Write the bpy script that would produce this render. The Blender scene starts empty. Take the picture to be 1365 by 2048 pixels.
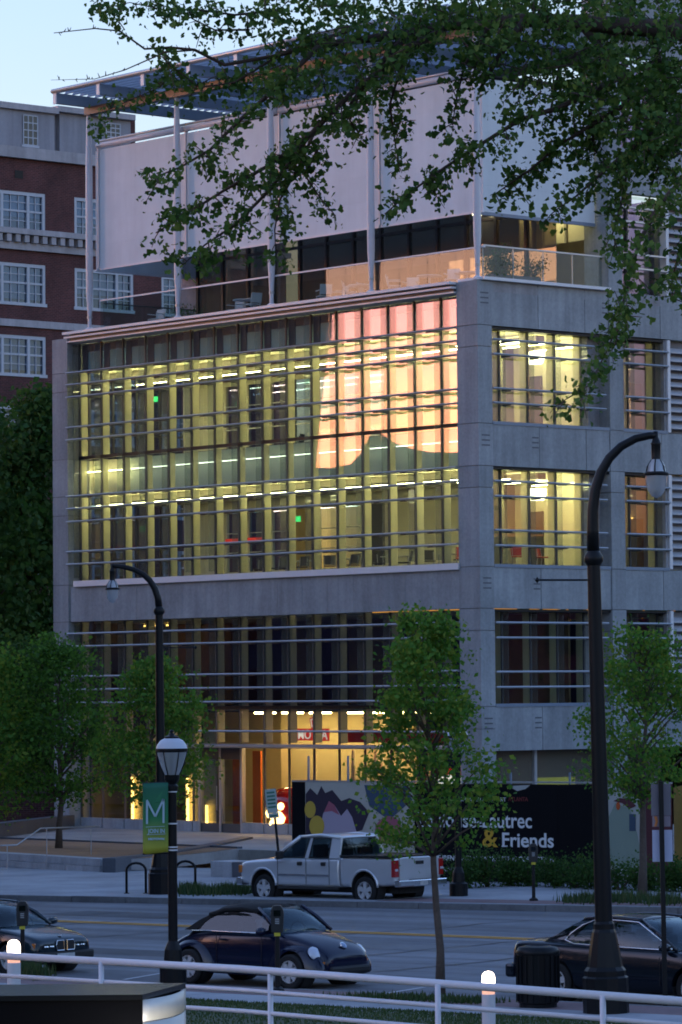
import bpy, bmesh, math, random
import numpy as np
from mathutils import Vector, Matrix
RND = random.Random(11)
NPR = np.random.default_rng(5)
sc = bpy.context.scene
COL = sc.collection
# ------------------------------------------------------------------ camera
FPX, PITCH, ROLL, EYE = 7400.0, 0.0487, 0.0085, 5.4
CX, CY = 682.5, 1024.0
cd = bpy.data.cameras.new('camera')
cd.sensor_fit = 'VERTICAL'
cd.sensor_height = 24.0
cd.lens = FPX / 2048.0 * 24.0
cd.clip_start, cd.clip_end = 0.5, 6000.0
cam = bpy.data.objects.new('camera', cd)
COL.objects.link(cam)
_c, _s, _cr, _sr = math.cos(PITCH), math.sin(PITCH), math.cos(ROLL), math.sin(ROLL)
_right, _up, _fwd = Vector((1, 0, 0)), Vector((0, -_s, _c)), Vector((0, _c, _s))
AX = _right * _cr - _up * _sr
AY = _right * _sr + _up * _cr
m3 = Matrix((AX, AY, -_fwd)).transposed().to_4x4()
m3.translation = Vector((0, 0, EYE))
cam.matrix_world = m3
sc.camera = cam
# ------------------------------------------------------------------ light
SUN_EL, SUN_AZ = 1.0, -88.0
world = bpy.data.worlds.new('World')
sc.world = world
world.use_nodes = True
wn = world.node_tree
sky = wn.nodes.new('ShaderNodeTexSky')
sky.sky_type = 'NISHITA'
sky.sun_disc = False
sky.sun_elevation = math.radians(SUN_EL)
sky.sun_rotation = math.radians(SUN_AZ)
sky.air_density, sky.dust_density, sky.ozone_density = 1.0, 1.0, 2.35
tint = wn.nodes.new('ShaderNodeMix'); tint.data_type = 'RGBA'; tint.blend_type = 'MULTIPLY'; tint.inputs[0].default_value = 1.0
tint.inputs[7].default_value = (1.10, .95, 1.06, 1)  # cool camera white balance
wn.links.new(sky.outputs[0], tint.inputs[6])
wn.links.new(tint.outputs[2], wn.nodes['Background'].inputs[0])
wn.nodes['Background'].inputs[1].default_value = 0.1
sl = bpy.data.lights.new('sun', 'SUN')
sl.energy, sl.angle, sl.color = 0.01, math.radians(8), (1.0, 0.72, 0.5)
sun = bpy.data.objects.new('sun', sl)
COL.objects.link(sun)
_a, _e = math.radians(SUN_AZ), math.radians(SUN_EL)
_d = Vector((math.sin(_a) * math.cos(_e), math.cos(_a) * math.cos(_e), math.sin(_e)))
sun.rotation_euler = _d.to_track_quat('Z', 'Y').to_euler()
vs = sc.view_settings
sc.display_settings.display_device = 'sRGB'
vs.view_transform = 'Standard'
vs.look = 'None'
vs.exposure, vs.gamma, vs.use_curve_mapping = 4.05, 1.0, False
EXPK = 2.0 ** vs.exposure
cy = sc.cycles
cy.use_denoising = True
try:
    cy.denoiser = 'OPENIMAGEDENOISE'
except Exception:
    pass
cy.max_bounces, cy.diffuse_bounces, cy.glossy_bounces = 8, 3, 4
cy.transparent_max_bounces, cy.transmission_bounces = 40, 4
cy.sample_clamp_indirect = 4.0
cy.caustics_reflective = cy.caustics_refractive = False
sc.render.film_transparent = False
cy.filter_width = 1.8
# ------------------------------------------------------------------ pixel -> place helpers
PHI, PHS = 0.712, 0.85
def pray(px, py):
    d = AX * ((px - CX) / FPX) + AY * (-(py - CY) / FPX) + _fwd
    return d
EYEV = Vector((0, 0, EYE))
def on_plane(px, py, p0, n):
    d = pray(px, py)
    return EYEV + d * (n.dot(p0 - EYEV) / n.dot(d))
def at_depth(px, py, Y):
    d = pray(px, py)
    return EYEV + d * (Y / d.y)
EU = Vector((math.sin(PHI), -math.cos(PHI), 0))
EW = Vector((math.cos(PHI), math.sin(PHI), 0))
CB = at_depth(958, 900, 125.0); CB.z = 0
def FZ(px, py, w=0.0):
    P = on_plane(px, py, CB + EW * w, EW)
    return (P - CB).dot(EU), P.z
def SZ(px, py, u=0.0):
    P = on_plane(px, py, CB + EU * u, EU)
    return (P - CB).dot(EW), P.z
SU = Vector((math.sin(PHS), -math.cos(PHS), 0))
SV = Vector((-math.cos(PHS), -math.sin(PHS), 0))
OS = at_depth(734, 1813, 90.0); OS.z = 0
SLOPE = 0.01
SN = Vector((-SLOPE * SU.x, -SLOPE * SU.y, 1)).normalized()
def G(px, py, off=0.15):
    return on_plane(px, py, OS + Vector((0, 0, off)), SN)
def S(s, v, off=0.0):
    return OS + SU * s + SV * v + Vector((0, 0, SLOPE * s + off))
def sv(P):
    return (P - OS).dot(SU), (P - OS).dot(SV)
def HZ(px, py, z):
    return on_plane(px, py, Vector((0, 0, z)), Vector((0, 0, 1)))
# ------------------------------------------------------------------ materials
MATS = {}
def mat(name, col, rough=0.7, metal=0.0, nscale=0.0, namt=0.0, bump=0.0, spec=0.5, emit=None, estr=0.0, coat=0.0, trans=0.0):
    if name in MATS:
        return MATS[name]
    m = bpy.data.materials.new(name)
    m.use_nodes = True
    nt = m.node_tree
    b = nt.nodes['Principled BSDF']
    b.inputs['Base Color'].default_value = (*col, 1)
    b.inputs['Roughness'].default_value = rough
    b.inputs['Metallic'].default_value = metal
    b.inputs['Specular IOR Level'].default_value = spec
    b.inputs['Coat Weight'].default_value = coat
    b.inputs['Coat Roughness'].default_value = 0.03
    if emit:
        b.inputs['Emission Color'].default_value = (*emit, 1)
        b.inputs['Emission Strength'].default_value = estr / EXPK
    if nscale:
        tc = nt.nodes.new('ShaderNodeTexCoord')
        nz = nt.nodes.new('ShaderNodeTexNoise')
        nz.inputs['Scale'].default_value = nscale
        nz.inputs['Detail'].default_value = 6
        nz.inputs['Roughness'].default_value = 0.65
        nt.links.new(tc.outputs['Object'], nz.inputs['Vector'])
        n2 = nt.nodes.new('ShaderNodeTexNoise')
        n2.inputs['Scale'].default_value = nscale * 0.07
        n2.inputs['Detail'].default_value = 3
        nt.links.new(tc.outputs['Object'], n2.inputs['Vector'])
        ad = nt.nodes.new('ShaderNodeMath'); ad.operation = 'ADD'
        nt.links.new(nz.outputs[0], ad.inputs[0]); nt.links.new(n2.outputs[0], ad.inputs[1])
        mr = nt.nodes.new('ShaderNodeMapRange')
        mr.inputs[1].default_value, mr.inputs[2].default_value = 0.65, 1.35
        mr.inputs[3].default_value, mr.inputs[4].default_value = 1 - namt, 1 + namt
        nt.links.new(ad.outputs[0], mr.inputs[0])
        mx = nt.nodes.new('ShaderNodeMix'); mx.data_type = 'RGBA'; mx.blend_type = 'MULTIPLY'
        mx.inputs[0].default_value = 1.0
        mx.inputs[6].default_value = (*col, 1)
        nt.links.new(mr.outputs[0], mx.inputs[7])
        nt.links.new(mx.outputs[2], b.inputs['Base Color'])
        if bump:
            bp = nt.nodes.new('ShaderNodeBump')
            bp.inputs['Strength'].default_value = bump
            bp.inputs['Distance'].default_value = 0.02
            nt.links.new(nz.outputs[0], bp.inputs['Height'])
            nt.links.new(bp.outputs[0], b.inputs['Normal'])
    if trans:
        out = nt.nodes['Material Output']
        tr = nt.nodes.new('ShaderNodeBsdfTranslucent')
        tr.inputs['Color'].default_value = (col[0] * 1.5, col[1] * 1.6, col[2], 1)
        ms = nt.nodes.new('ShaderNodeMixShader'); ms.inputs[0].default_value = trans
        nt.links.new(b.outputs[0], ms.inputs[1]); nt.links.new(tr.outputs[0], ms.inputs[2])
        nt.links.new(ms.outputs[0], out.inputs[0])
    MATS[name] = m
    return m
def glassmat(name, tint=(1, 1, 1), r0=0.08, rcol=(1, 1, 1), rough=0.0, haze=0.0, hcol=(0.3, 0.32, 0.33)):
    """thin pane: clear transmission with a tint plus a mirror reflection that grows at grazing angles"""
    m = bpy.data.materials.new(name)
    m.use_nodes = True
    nt = m.node_tree
    nt.nodes.remove(nt.nodes['Principled BSDF'])
    out = nt.nodes['Material Output']
    t = nt.nodes.new('ShaderNodeBsdfTransparent'); t.inputs[0].default_value = (*tint, 1)
    g = nt.nodes.new('ShaderNodeBsdfGlossy'); g.inputs[0].default_value = (*rcol, 1); g.inputs['Roughness'].default_value = rough
    lw = nt.nodes.new('ShaderNodeLayerWeight'); lw.inputs[0].default_value = 0.5
    pw = nt.nodes.new('ShaderNodeMath'); pw.operation = 'POWER'; pw.inputs[1].default_value = 5
    ma = nt.nodes.new('ShaderNodeMath'); ma.operation = 'MULTIPLY_ADD'; ma.inputs[1].default_value = 1 - r0; ma.inputs[2].default_value = r0
    nt.links.new(lw.outputs['Facing'], pw.inputs[0]); nt.links.new(pw.outputs[0], ma.inputs[0])
    ms = nt.nodes.new('ShaderNodeMixShader')
    nt.links.new(ma.outputs[0], ms.inputs[0]); nt.links.new(g.outputs[0], ms.inputs[2])
    src = t
    if haze:
        df = nt.nodes.new('ShaderNodeBsdfDiffuse'); df.inputs[0].default_value = (*hcol, 1)
        m2 = nt.nodes.new('ShaderNodeMixShader'); m2.inputs[0].default_value = haze
        nt.links.new(t.outputs[0], m2.inputs[1]); nt.links.new(df.outputs[0], m2.inputs[2])
        src = m2
    nt.links.new(src.outputs[0], ms.inputs[1])
    nt.links.new(ms.outputs[0], out.inputs[0])
    MATS[name] = m
    return m
concrete = mat('precast_concrete', (.30, .32, .335), .85, nscale=9, namt=.22, bump=.15)
concrete2 = mat('precast_concrete_warm', (.31, .305, .315), .85, nscale=7, namt=.24, bump=.15)
granite = mat('grey_granite', (.40, .41, .43), .75, nscale=14, namt=.2)
dgranite = mat('dark_granite', (.09, .10, .12), .5, nscale=14, namt=.2)
paving = mat('plaza_paving', (.34, .325, .32), .8, nscale=6, namt=.15)
walk = mat('sidewalk_concrete', (.32, .335, .36), .85, nscale=5, namt=.15)
asphalt = mat('asphalt', (.135, .142, .158), .8, nscale=3.0, namt=.3, bump=.2)
kerbm = mat('kerb_granite', (.16, .165, .175), .8, nscale=8, namt=.3)
brickpave = mat('brick_pavers', (.19, .12, .12), .8, nscale=10, namt=.25)
mulch = mat('crushed_granite_bed', (.29, .165, .095), .95, nscale=12, namt=.25, bump=.3)
whitem = mat('white_metal', (.72, .72, .74), .4, nscale=4, namt=.05)
polem = mat('pale_pole_paint', (.58, .59, .64), .35, nscale=4, namt=.06)
alu = mat('brushed_aluminium', (.45, .46, .48), .4, .6, nscale=8, namt=.1)
alud = mat('grey_mullion', (.09, .092, .10), .5, .3, nscale=8, namt=.1)
darkm = mat('black_metal', (.010, .011, .013), .45, 0, nscale=6, namt=.2, spec=.25)
blackp = mat('black_paint', (.008, .009, .011), .4, nscale=6, namt=.2, spec=.2)
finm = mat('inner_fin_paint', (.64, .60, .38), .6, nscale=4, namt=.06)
wallm = mat('interior_plaster', (.74, .70, .52), .8, nscale=3, namt=.06)
ceilm = mat('interior_ceiling', (.72, .68, .5), .8, nscale=3, namt=.05)
floorm = mat('interior_floor', (.25, .23, .18), .4, nscale=3, namt=.1)
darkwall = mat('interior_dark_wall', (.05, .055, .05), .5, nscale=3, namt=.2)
bluepaint = mat('blue_grey_steel', (.19, .24, .31), .45, nscale=4, namt=.1)
copper = mat('bronze_beam', (.13, .11, .10), .45, .3, nscale=4, namt=.15)
fabric = mat('white_screen_fabric', (.66, .71, .735), .8, nscale=30, namt=.05)
brickm = mat('dark_red_brick', (.095, .034, .032), .9, nscale=6, namt=.3)
stone = mat('limestone_trim', (.42, .40, .42), .85, nscale=6, namt=.15)
stucco = mat('grey_stucco', (.30, .30, .33), .9, nscale=6, namt=.1)
sashm = mat('white_sash', (.5, .53, .58), .6, nscale=5, namt=.08)
redm = mat('red_paint', (.65, .03, .015), .5, nscale=4, namt=.1)
orangem = mat('orange_paint', (.62, .13, .02), .5, nscale=4, namt=.1)
barkm = mat('tree_bark', (.10, .075, .06), .95, nscale=12, namt=.35, bump=.6)
barkd = mat('dark_bark', (.05, .035, .028), .95, nscale=12, namt=.35, bump=.6)
grassm = mat('lawn_soil', (.03, .05, .018), .95, nscale=4, namt=.3, bump=.4)
glass = glassmat('curtain_wall_glass', (.90, .94, .90), .115, rcol=(.64, .50, 1.0))
glassb = glassmat('bronze_glass', (.66, .60, .50), .05, haze=.30, hcol=(.36, .33, .27))
glassr = glassmat('railing_glass', (.82, .88, .88), .034, rcol=(.60, .66, .90))
finglass = glassmat('glass_fin_glass', (.86, .89, .87), .03, haze=.13, hcol=(.40, .40, .38))
carglass = glassmat('car_window_glass', (.28, .36, .40), .085, rcol=(.62, .74, .80))
house = glassmat('sash_window_glass', (.6, .68, .75), .08, rcol=(.45, .62, 1.0))
lampglass = glassmat('lamp_bowl_glass', (.8, .85, .9), .12, haze=.5, hcol=(.55, .58, .62), rough=.15)
def weather(m, amt=.16, sc3=(2.2, 2.2, .16), tone=.07):
    # rain streaks and tonal drift down the face
    nt = m.node_tree; b = nt.nodes['Principled BSDF']
    tc = nt.nodes.new('ShaderNodeTexCoord'); mp = nt.nodes.new('ShaderNodeMapping'); mp.inputs['Scale'].default_value = sc3
    nz = nt.nodes.new('ShaderNodeTexNoise'); nz.inputs['Scale'].default_value = 1.0; nz.inputs['Detail'].default_value = 7; nz.inputs['Roughness'].default_value = .62
    nt.links.new(tc.outputs['Object'], mp.inputs[0]); nt.links.new(mp.outputs[0], nz.inputs[0])
    mr = nt.nodes.new('ShaderNodeMapRange'); mr.inputs[1].default_value = .32; mr.inputs[2].default_value = .68; mr.inputs[3].default_value = 1 - amt * 1.3; mr.inputs[4].default_value = 1 + amt * .7
    nt.links.new(nz.outputs[0], mr.inputs[0])
    oi = nt.nodes.new('ShaderNodeObjectInfo'); m2 = nt.nodes.new('ShaderNodeMapRange'); m2.inputs[3].default_value = 1 - tone; m2.inputs[4].default_value = 1 + tone
    nt.links.new(oi.outputs['Random'], m2.inputs[0])
    mu = nt.nodes.new('ShaderNodeMath'); mu.operation = 'MULTIPLY'
    nt.links.new(mr.outputs[0], mu.inputs[0]); nt.links.new(m2.outputs[0], mu.inputs[1])
    src = b.inputs['Base Color'].links[0].from_socket
    mx = nt.nodes.new('ShaderNodeMix'); mx.data_type = 'RGBA'; mx.blend_type = 'MULTIPLY'; mx.inputs[0].default_value = 1
    nt.links.new(src, mx.inputs[6]); nt.links.new(mu.outputs[0], mx.inputs[7]); nt.links.new(mx.outputs[2], b.inputs['Base Color'])
for m_ in (concrete, concrete2, granite, stone, stucco): weather(m_)
weather(fabric, .06, (1.2, 1.2, .1), .02)
weather(walk, .2, (.5, .5, .5), .05)
weather(paving, .15, (.4, .4, .4), .03)
weather(brickm, .22, (.8, .8, .5), .0)
def courses(m):
    nt = m.node_tree; b = nt.nodes['Principled BSDF']
    tc = nt.nodes.new('ShaderNodeTexCoord'); sp = nt.nodes.new('ShaderNodeSeparateXYZ'); cb = nt.nodes.new('ShaderNodeCombineXYZ')
    nt.links.new(tc.outputs['Object'], sp.inputs[0]); nt.links.new(sp.outputs['X'], cb.inputs['X']); nt.links.new(sp.outputs['Z'], cb.inputs['Y'])
    bt = nt.nodes.new('ShaderNodeTexBrick'); bt.inputs['Scale'].default_value = 1.0; bt.inputs['Brick Width'].default_value = .24; bt.inputs['Row Height'].default_value = .085
    bt.inputs['Mortar Size'].default_value = .012; bt.inputs['Color1'].default_value = (1.25, 1.1, 1.05, 1); bt.inputs['Color2'].default_value = (.7, .72, .75, 1); bt.inputs['Mortar'].default_value = (1.6, 2.2, 2.3, 1)
    nt.links.new(cb.outputs[0], bt.inputs[0])
    src = b.inputs['Base Color'].links[0].from_socket
    mx = nt.nodes.new('ShaderNodeMix'); mx.data_type = 'RGBA'; mx.blend_type = 'MULTIPLY'; mx.inputs[0].default_value = 1
    nt.links.new(src, mx.inputs[6]); nt.links.new(bt.outputs[0], mx.inputs[7]); nt.links.new(mx.outputs[2], b.inputs['Base Color'])
courses(brickm)
# ------------------------------------------------------------------ mesh helpers
class MB:
    def __init__(s): s.v = []; s.f = []; s.m = []; s.mi = 0
    def quad(s, a, b, c, d):
        n = len(s.v); s.v += [tuple(a), tuple(b), tuple(c), tuple(d)]; s.f.append((n, n + 1, n + 2, n + 3)); s.m.append(s.mi); return s
    def box(s, x0, x1, y0, y1, z0, z1):
        n = len(s.v)
        s.v += [(x0, y0, z0), (x1, y0, z0), (x1, y1, z0), (x0, y1, z0), (x0, y0, z1), (x1, y0, z1), (x1, y1, z1), (x0, y1, z1)]
        for q in ((0, 3, 2, 1), (4, 5, 6, 7), (0, 1, 5, 4), (1, 2, 6, 5), (2, 3, 7, 6), (3, 0, 4, 7)):
            s.f.append(tuple(n + i for i in q)); s.m.append(s.mi)
        return s
    def prism(s, pts, up):
        """extrude the polygon pts (3D) by vector up"""
        n = len(s.v); k = len(pts); up = Vector(up)
        s.v += [tuple(p) for p in pts] + [tuple(Vector(p) + up) for p in pts]
        s.f.append(tuple(n + i for i in reversed(range(k)))); s.m.append(s.mi)
        s.f.append(tuple(n + k + i for i in range(k))); s.m.append(s.mi)
        for i in range(k):
            j = (i + 1) % k
            s.f.append((n + i, n + j, n + k + j, n + k + i)); s.m.append(s.mi)
        return s
    def bar(s, a, b, w, h, upv=(0, 0, 1)):
        a, b = Vector(a), Vector(b); d = (b - a).normalized(); up = Vector(upv)
        sd = d.cross(up).normalized(); up = sd.cross(d).normalized()
        pts = [a + sd * w / 2 + up * h / 2, a - sd * w / 2 + up * h / 2, a - sd * w / 2 - up * h / 2, a + sd * w / 2 - up * h / 2]
        return s.prism(pts, b - a)
    def tube(s, pts, rad, n=10, cap=True):
        pts = [Vector(p) for p in pts]
        rr = rad if isinstance(rad, (list, tuple)) else [rad] * len(pts)
        base = len(s.v); prev = None
        for i, p in enumerate(pts):
            d = (pts[min(i + 1, len(pts) - 1)] - pts[max(i - 1, 0)]).normalized()
            if prev is None:
                a = d.cross(Vector((0, 0, 1)) if abs(d.z) < .9 else Vector((1, 0, 0))).normalized()
            else:
                a = (prev - d * prev.dot(d)).normalized()
            prev = a; b = d.cross(a)
            for k in range(n):
                t = 2 * math.pi * k / n
                s.v.append(tuple(p + (a * math.cos(t) + b * math.sin(t)) * rr[i]))
        for i in range(len(pts) - 1):
            for k in range(n):
                k2 = (k + 1) % n
                s.f.append((base + i * n + k, base + i * n + k2, base + (i + 1) * n + k2, base + (i + 1) * n + k)); s.m.append(s.mi)
        if cap:
            s.f.append(tuple(base + k for k in reversed(range(n)))); s.m.append(s.mi)
            e = base + (len(pts) - 1) * n
            s.f.append(tuple(e + k for k in range(n))); s.m.append(s.mi)
        return s
    def lathe(s, prof, n=20, o=(0, 0, 0), axis='z'):
        base = len(s.v); o = Vector(o)
        for r, z in prof:
            for k in range(n):
                t = 2 * math.pi * k / n
                x, y = r * math.cos(t), r * math.sin(t)
                p = Vector((x, y, z)) if axis == 'z' else Vector((x, z, y))
                s.v.append(tuple(o + p))
        for i in range(len(prof) - 1):
            for k in range(n):
                k2 = (k + 1) % n
                q = (base + i * n + k, base + i * n + k2, base + (i + 1) * n + k2, base + (i + 1) * n + k)
                s.f.append(q if axis == 'z' else q[::-1]); s.m.append(s.mi)
        return s
    def grid(s, P):
        """P[i][j] points"""
        base = len(s.v); a, b = len(P), len(P[0])
        for r in P:
            s.v += [tuple(p) for p in r]
        for i in range(a - 1):
            for j in range(b - 1):
                s.f.append((base + i * b + j, base + i * b + j + 1, base + (i + 1) * b + j + 1, base + (i + 1) * b + j)); s.m.append(s.mi)
        return s
    def mesh(s, name, mats, smooth=False):
        me = bpy.data.meshes.new(name)
        me.from_pydata(s.v, [], s.f)
        for m in (mats if isinstance(mats, (list, tuple)) else [mats]):
            me.materials.append(m)
        me.polygons.foreach_set('material_index', s.m)
        if smooth:
            me.polygons.foreach_set('use_smooth', [True] * len(s.f))
        me.update()
        return me
    def build(s, name, mats, parent=None, smooth=False, loc=None, bevel=0.0):
        o = bpy.data.objects.new(name, s.mesh(name, mats, smooth))
        COL.objects.link(o)
        if parent is not None: o.parent = parent
        if loc is not None: o.location = loc
        if bevel:
            b = o.modifiers.new('bevel', 'BEVEL'); b.width = bevel; b.segments = 2; b.limit_method = 'ANGLE'
        return o
def B(*a): return MB().box(*a)
def smooth_by_angle(o, ang=40):
    me = o.data
    me.polygons.foreach_set('use_smooth', [True] * len(me.polygons))
    try: me.set_sharp_from_angle(angle=math.radians(ang))
    except Exception: pass
    return o
def tag(o, label=None, cat=None, group=None, kind=None):
    if label: o['label'] = label
    if cat: o['category'] = cat
    if group: o['group'] = group
    if kind: o['kind'] = kind
    return o
def thing(name, label, cat, loc=(0, 0, 0), rz=0.0, group=None):
    o = bpy.data.objects.new(name, None)
    COL.objects.link(o)
    o.location = loc; o.rotation_euler = (0, 0, rz); o.empty_display_size = .2
    return tag(o, label, cat, group)
KIDS = {}
def copy_tree(o, parent=None, kids=None):
    if kids is None:
        kids = {}
        for x in COL.objects:
            if x.parent is not None: kids.setdefault(x.parent.name, []).append(x)
    c = o.copy(); COL.objects.link(c)
    if parent is not None: c.parent = parent
    for k in kids.get(o.name, []): copy_tree(k, c, kids)
    return c
def inst(o, name, parent=None, loc=None):
    c = o.copy(); c.name = name; COL.objects.link(c)
    if parent is not None: c.parent = parent
    if loc is not None: c.location = loc
    return c
def text_mesh(txt, size, mat_, name, parent, loc, rot, depth=.004, bold=0.0, shear=0.0, align='LEFT', squeeze=1.0, space=1.0):
    cu = bpy.data.curves.new('lettering', 'FONT')
    cu.body = txt; cu.size = size; cu.extrude = depth; cu.offset = bold; cu.shear = shear
    cu.align_x = align; cu.space_character = space; cu.resolution_u = 4
    t = bpy.data.objects.new('lettering', cu)
    COL.objects.link(t)
    bpy.context.view_layer.update()
    me = bpy.data.meshes.new_from_object(t.evaluated_get(bpy.context.evaluated_depsgraph_get()))
    bpy.data.objects.remove(t)
    me.materials.clear(); me.materials.append(mat_)
    o = bpy.data.objects.new(name, me); COL.objects.link(o)
    o.parent = parent; o.location = loc; o.rotation_euler = rot; o.scale = (squeeze, 1, 1)
    return o
# ------------------------------------------------------------------ setting: ground, street, pavements
def sheet(name, pts, m, kind='structure', thick=0.0):
    b = MB()
    if thick: b.prism([p - Vector((0, 0, thick)) for p in pts], (0, 0, thick))
    else: b.v = [tuple(p) for p in pts]; b.f = [tuple(range(len(pts)))]; b.m = [0]
    return tag(b.build(name, m), kind=kind)
ground = MB()
ground.v = [(-3000, -500, -1.2), (3000, -500, -1.2), (3000, 5000, -1.2), (-3000, 5000, -1.2)]; ground.f = [(0, 1, 2, 3)]; ground.m = [0]
tag(ground.build('ground', grassm), kind='structure')
# far kerb line in street coordinates
def kf(s): return -1.35 - 0.107 * (s + 14.26)
def kn(s): return 20.56 - 0.02 * (s - 10)
def asphalt_material():
    m = asphalt; nt = m.node_tree; b = nt.nodes['Principled BSDF']
    # long worn tracks along the lanes
    tc = nt.nodes.new('ShaderNodeTexCoord'); mp = nt.nodes.new('ShaderNodeMapping')
    mp.inputs['Rotation'].default_value = (0, 0, -math.atan2(SU.y, SU.x)); mp.inputs['Scale'].default_value = (1, 1, 1)
    sc2 = nt.nodes.new('ShaderNodeMapping'); sc2.inputs['Scale'].default_value = (.03, 1.1, 1)
    nz = nt.nodes.new('ShaderNodeTexNoise'); nz.inputs['Scale'].default_value = 1.0; nz.inputs['Detail'].default_value = 4
    nt.links.new(tc.outputs['Object'], mp.inputs[0]); nt.links.new(mp.outputs[0], sc2.inputs[0]); nt.links.new(sc2.outputs[0], nz.inputs[0])
    mr = nt.nodes.new('ShaderNodeMapRange'); mr.inputs[1].default_value = .35; mr.inputs[2].default_value = .65; mr.inputs[3].default_value = .72; mr.inputs[4].default_value = 1.28
    nt.links.new(nz.outputs[0], mr.inputs[0])
    src = b.inputs['Base Color'].links[0].from_socket
    mx = nt.nodes.new('ShaderNodeMix'); mx.data_type = 'RGBA'; mx.blend_type = 'MULTIPLY'; mx.inputs[0].default_value = 1
    nt.links.new(src, mx.inputs[6]); nt.links.new(mr.outputs[0], mx.inputs[7]); nt.links.new(mx.outputs[2], b.inputs['Base Color'])
asphalt_material()
st = [S(-70, kf(-70) - .1), S(45, kf(45) - .1), S(90, kf(90)), S(90, kn(90)), S(45, kn(45) + .1), S(-70, kn(-70) + .1)]
sheet('street', st, asphalt)
# double yellow centre line (follows the photo's line across the lanes)
yel = mat('road_line_yellow', (.62, .30, .04), .7, nscale=5, namt=.25)
whl = mat('road_line_white', (.42, .43, .45), .7, nscale=5, namt=.3)
c0, c1 = Vector((-5.12, 5.28, 0)), Vector((9.34, 5.70, 0))
cdv = (c1 - c0).normalized(); cnv = Vector((-cdv.y, cdv.x, 0))
for k in (-.16, .16):
    a, b_ = c0 - cdv * 60 + cnv * k, c0 + cdv * 80 + cnv * k
    m_ = MB()
    n = 40
    P = []
    for i in range(n + 1):
        q = a.lerp(b_, i / n)
        P.append([S(q.x, q.y - .10, .010), S(q.x, q.y + .10, .010)])
    tag(m_.grid(P).build('yellow_line', yel), kind='structure')
for (x, y), (x2, y2) in (((248, 1959), (330, 1945)), ((745, 1991), (850, 1974))):
    A_, B_ = G(x, y, .006), G(x2, y2, .006)
    d_ = (B_ - A_).normalized(); n_ = Vector((-d_.y, d_.x, 0)) * .05
    sheet('parking_bay_line', [A_ - n_, B_ - n_, B_ + n_, A_ + n_], whl)
patchm = [mat('asphalt_patch_dark', (.075, .08, .09), .85, nscale=4, namt=.3), mat('asphalt_patch_pale', (.135, .14, .15), .85, nscale=4, namt=.25)]
for s0, v0, ls, lv, k in ((-8, 1.5, 5.5, 1.9, 0), (6.5, 8.2, 7, 1.6, 1), (-2, 12.2, 9, 1.5, 0), (12, 2.2, 6, 1.3, 1), (17, 13.5, 6, 1.8, 0), (-14, 8.5, 6, 1.5, 1)):
    q = [S(s0, v0, .004), S(s0 + ls, v0 + .1, .004), S(s0 + ls + .2, v0 + lv, .004), S(s0 - .1, v0 + lv - .1, .004)]
    sheet('asphalt_patch', q, patchm[k])
tarm = mat('tar_seal', (.03, .03, .033), .5)
for i in range(9):
    s0 = -16 + i * 4.3 + RND.uniform(-1, 1); v0 = RND.uniform(-1, 5); pts = []
    n_ = 9
    for q in range(n_ + 1):
        f = q / n_; pts.append((s0 + RND.uniform(-.25, .25), v0 + f * RND.uniform(11, 13)))
    P = [[S(x - .035, y, .008), S(x + .035, y, .008)] for x, y in pts]
    tag(MB().grid(P).build('tar_seam', tarm), kind='structure')
mh = thing('manhole_cover', 'round iron manhole cover in the roadway between pickup and convertible', 'manhole cover', loc=S(4.0, 10.2, .006))
MB().lathe([(0, .006), (.30, .006), (.33, .0)], 24).build('lid', darkm, mh)
MB().lathe([(.34, 0), (.34, .008), (.42, .008), (.43, 0)], 24).build('rim', kerbm, mh)
# far pavement and kerbstones
farwalk = [S(-70, kf(-70) - .16, .15), S(45, kf(45) - .16, .15), S(45, -16.5, .15), S(-30, -16.5, .15), S(-70, -16.5, .15)]
sheet('far_sidewalk', farwalk, walk, thick=.4)
bp_ = [S(-2.4, kf(-2.4) - .45, .156), S(14, kf(14) - .45, .156), S(14, kf(14) - 1.9, .156), S(-2.4, kf(-2.4) - 1.9, .156)]
sheet('brick_strip', bp_, brickpave)
far_kerb = tag(thing('far_kerb', None, None), kind='structure')
stones = [kerbm.copy() for _ in range(1)]
for i in range(34):
    s0 = -34 + i * 1.85; s1 = s0 + 1.83
    b = MB()
    h = .15 + RND.uniform(-.008, .008)
    pts = [S(s0, kf(s0) + .02, -.2), S(s1, kf(s1) + .02, -.2), S(s1, kf(s1) - .16, -.2), S(s0, kf(s0) - .16, -.2)]
    b.prism(pts, (0, 0, .2 + h + .002))
    b.build('kerbstone', kerbm, far_kerb)
near_kerb = tag(thing('near_kerb', None, None), kind='structure')
for i in range(26):
    s0 = -6 + i * 1.85; s1 = s0 + 1.83
    pts = [S(s0, kn(s0) + .16, -.2), S(s0, kn(s0), -.2), S(s1, kn(s1), -.2), S(s1, kn(s1) + .16, -.2)]
    MB().prism(list(reversed(pts)), (0, 0, .35 + RND.uniform(-.006, .006))).build('kerbstone', kerbm, near_kerb)
nb = [S(-40, kn(-40) + .16, .15), S(-40, kn(-40) + 1.45, .15), S(60, kn(60) + 1.45, .15), S(60, kn(60) + .16, .15)]
sheet('brick_verge', nb, brickpave)
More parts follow.
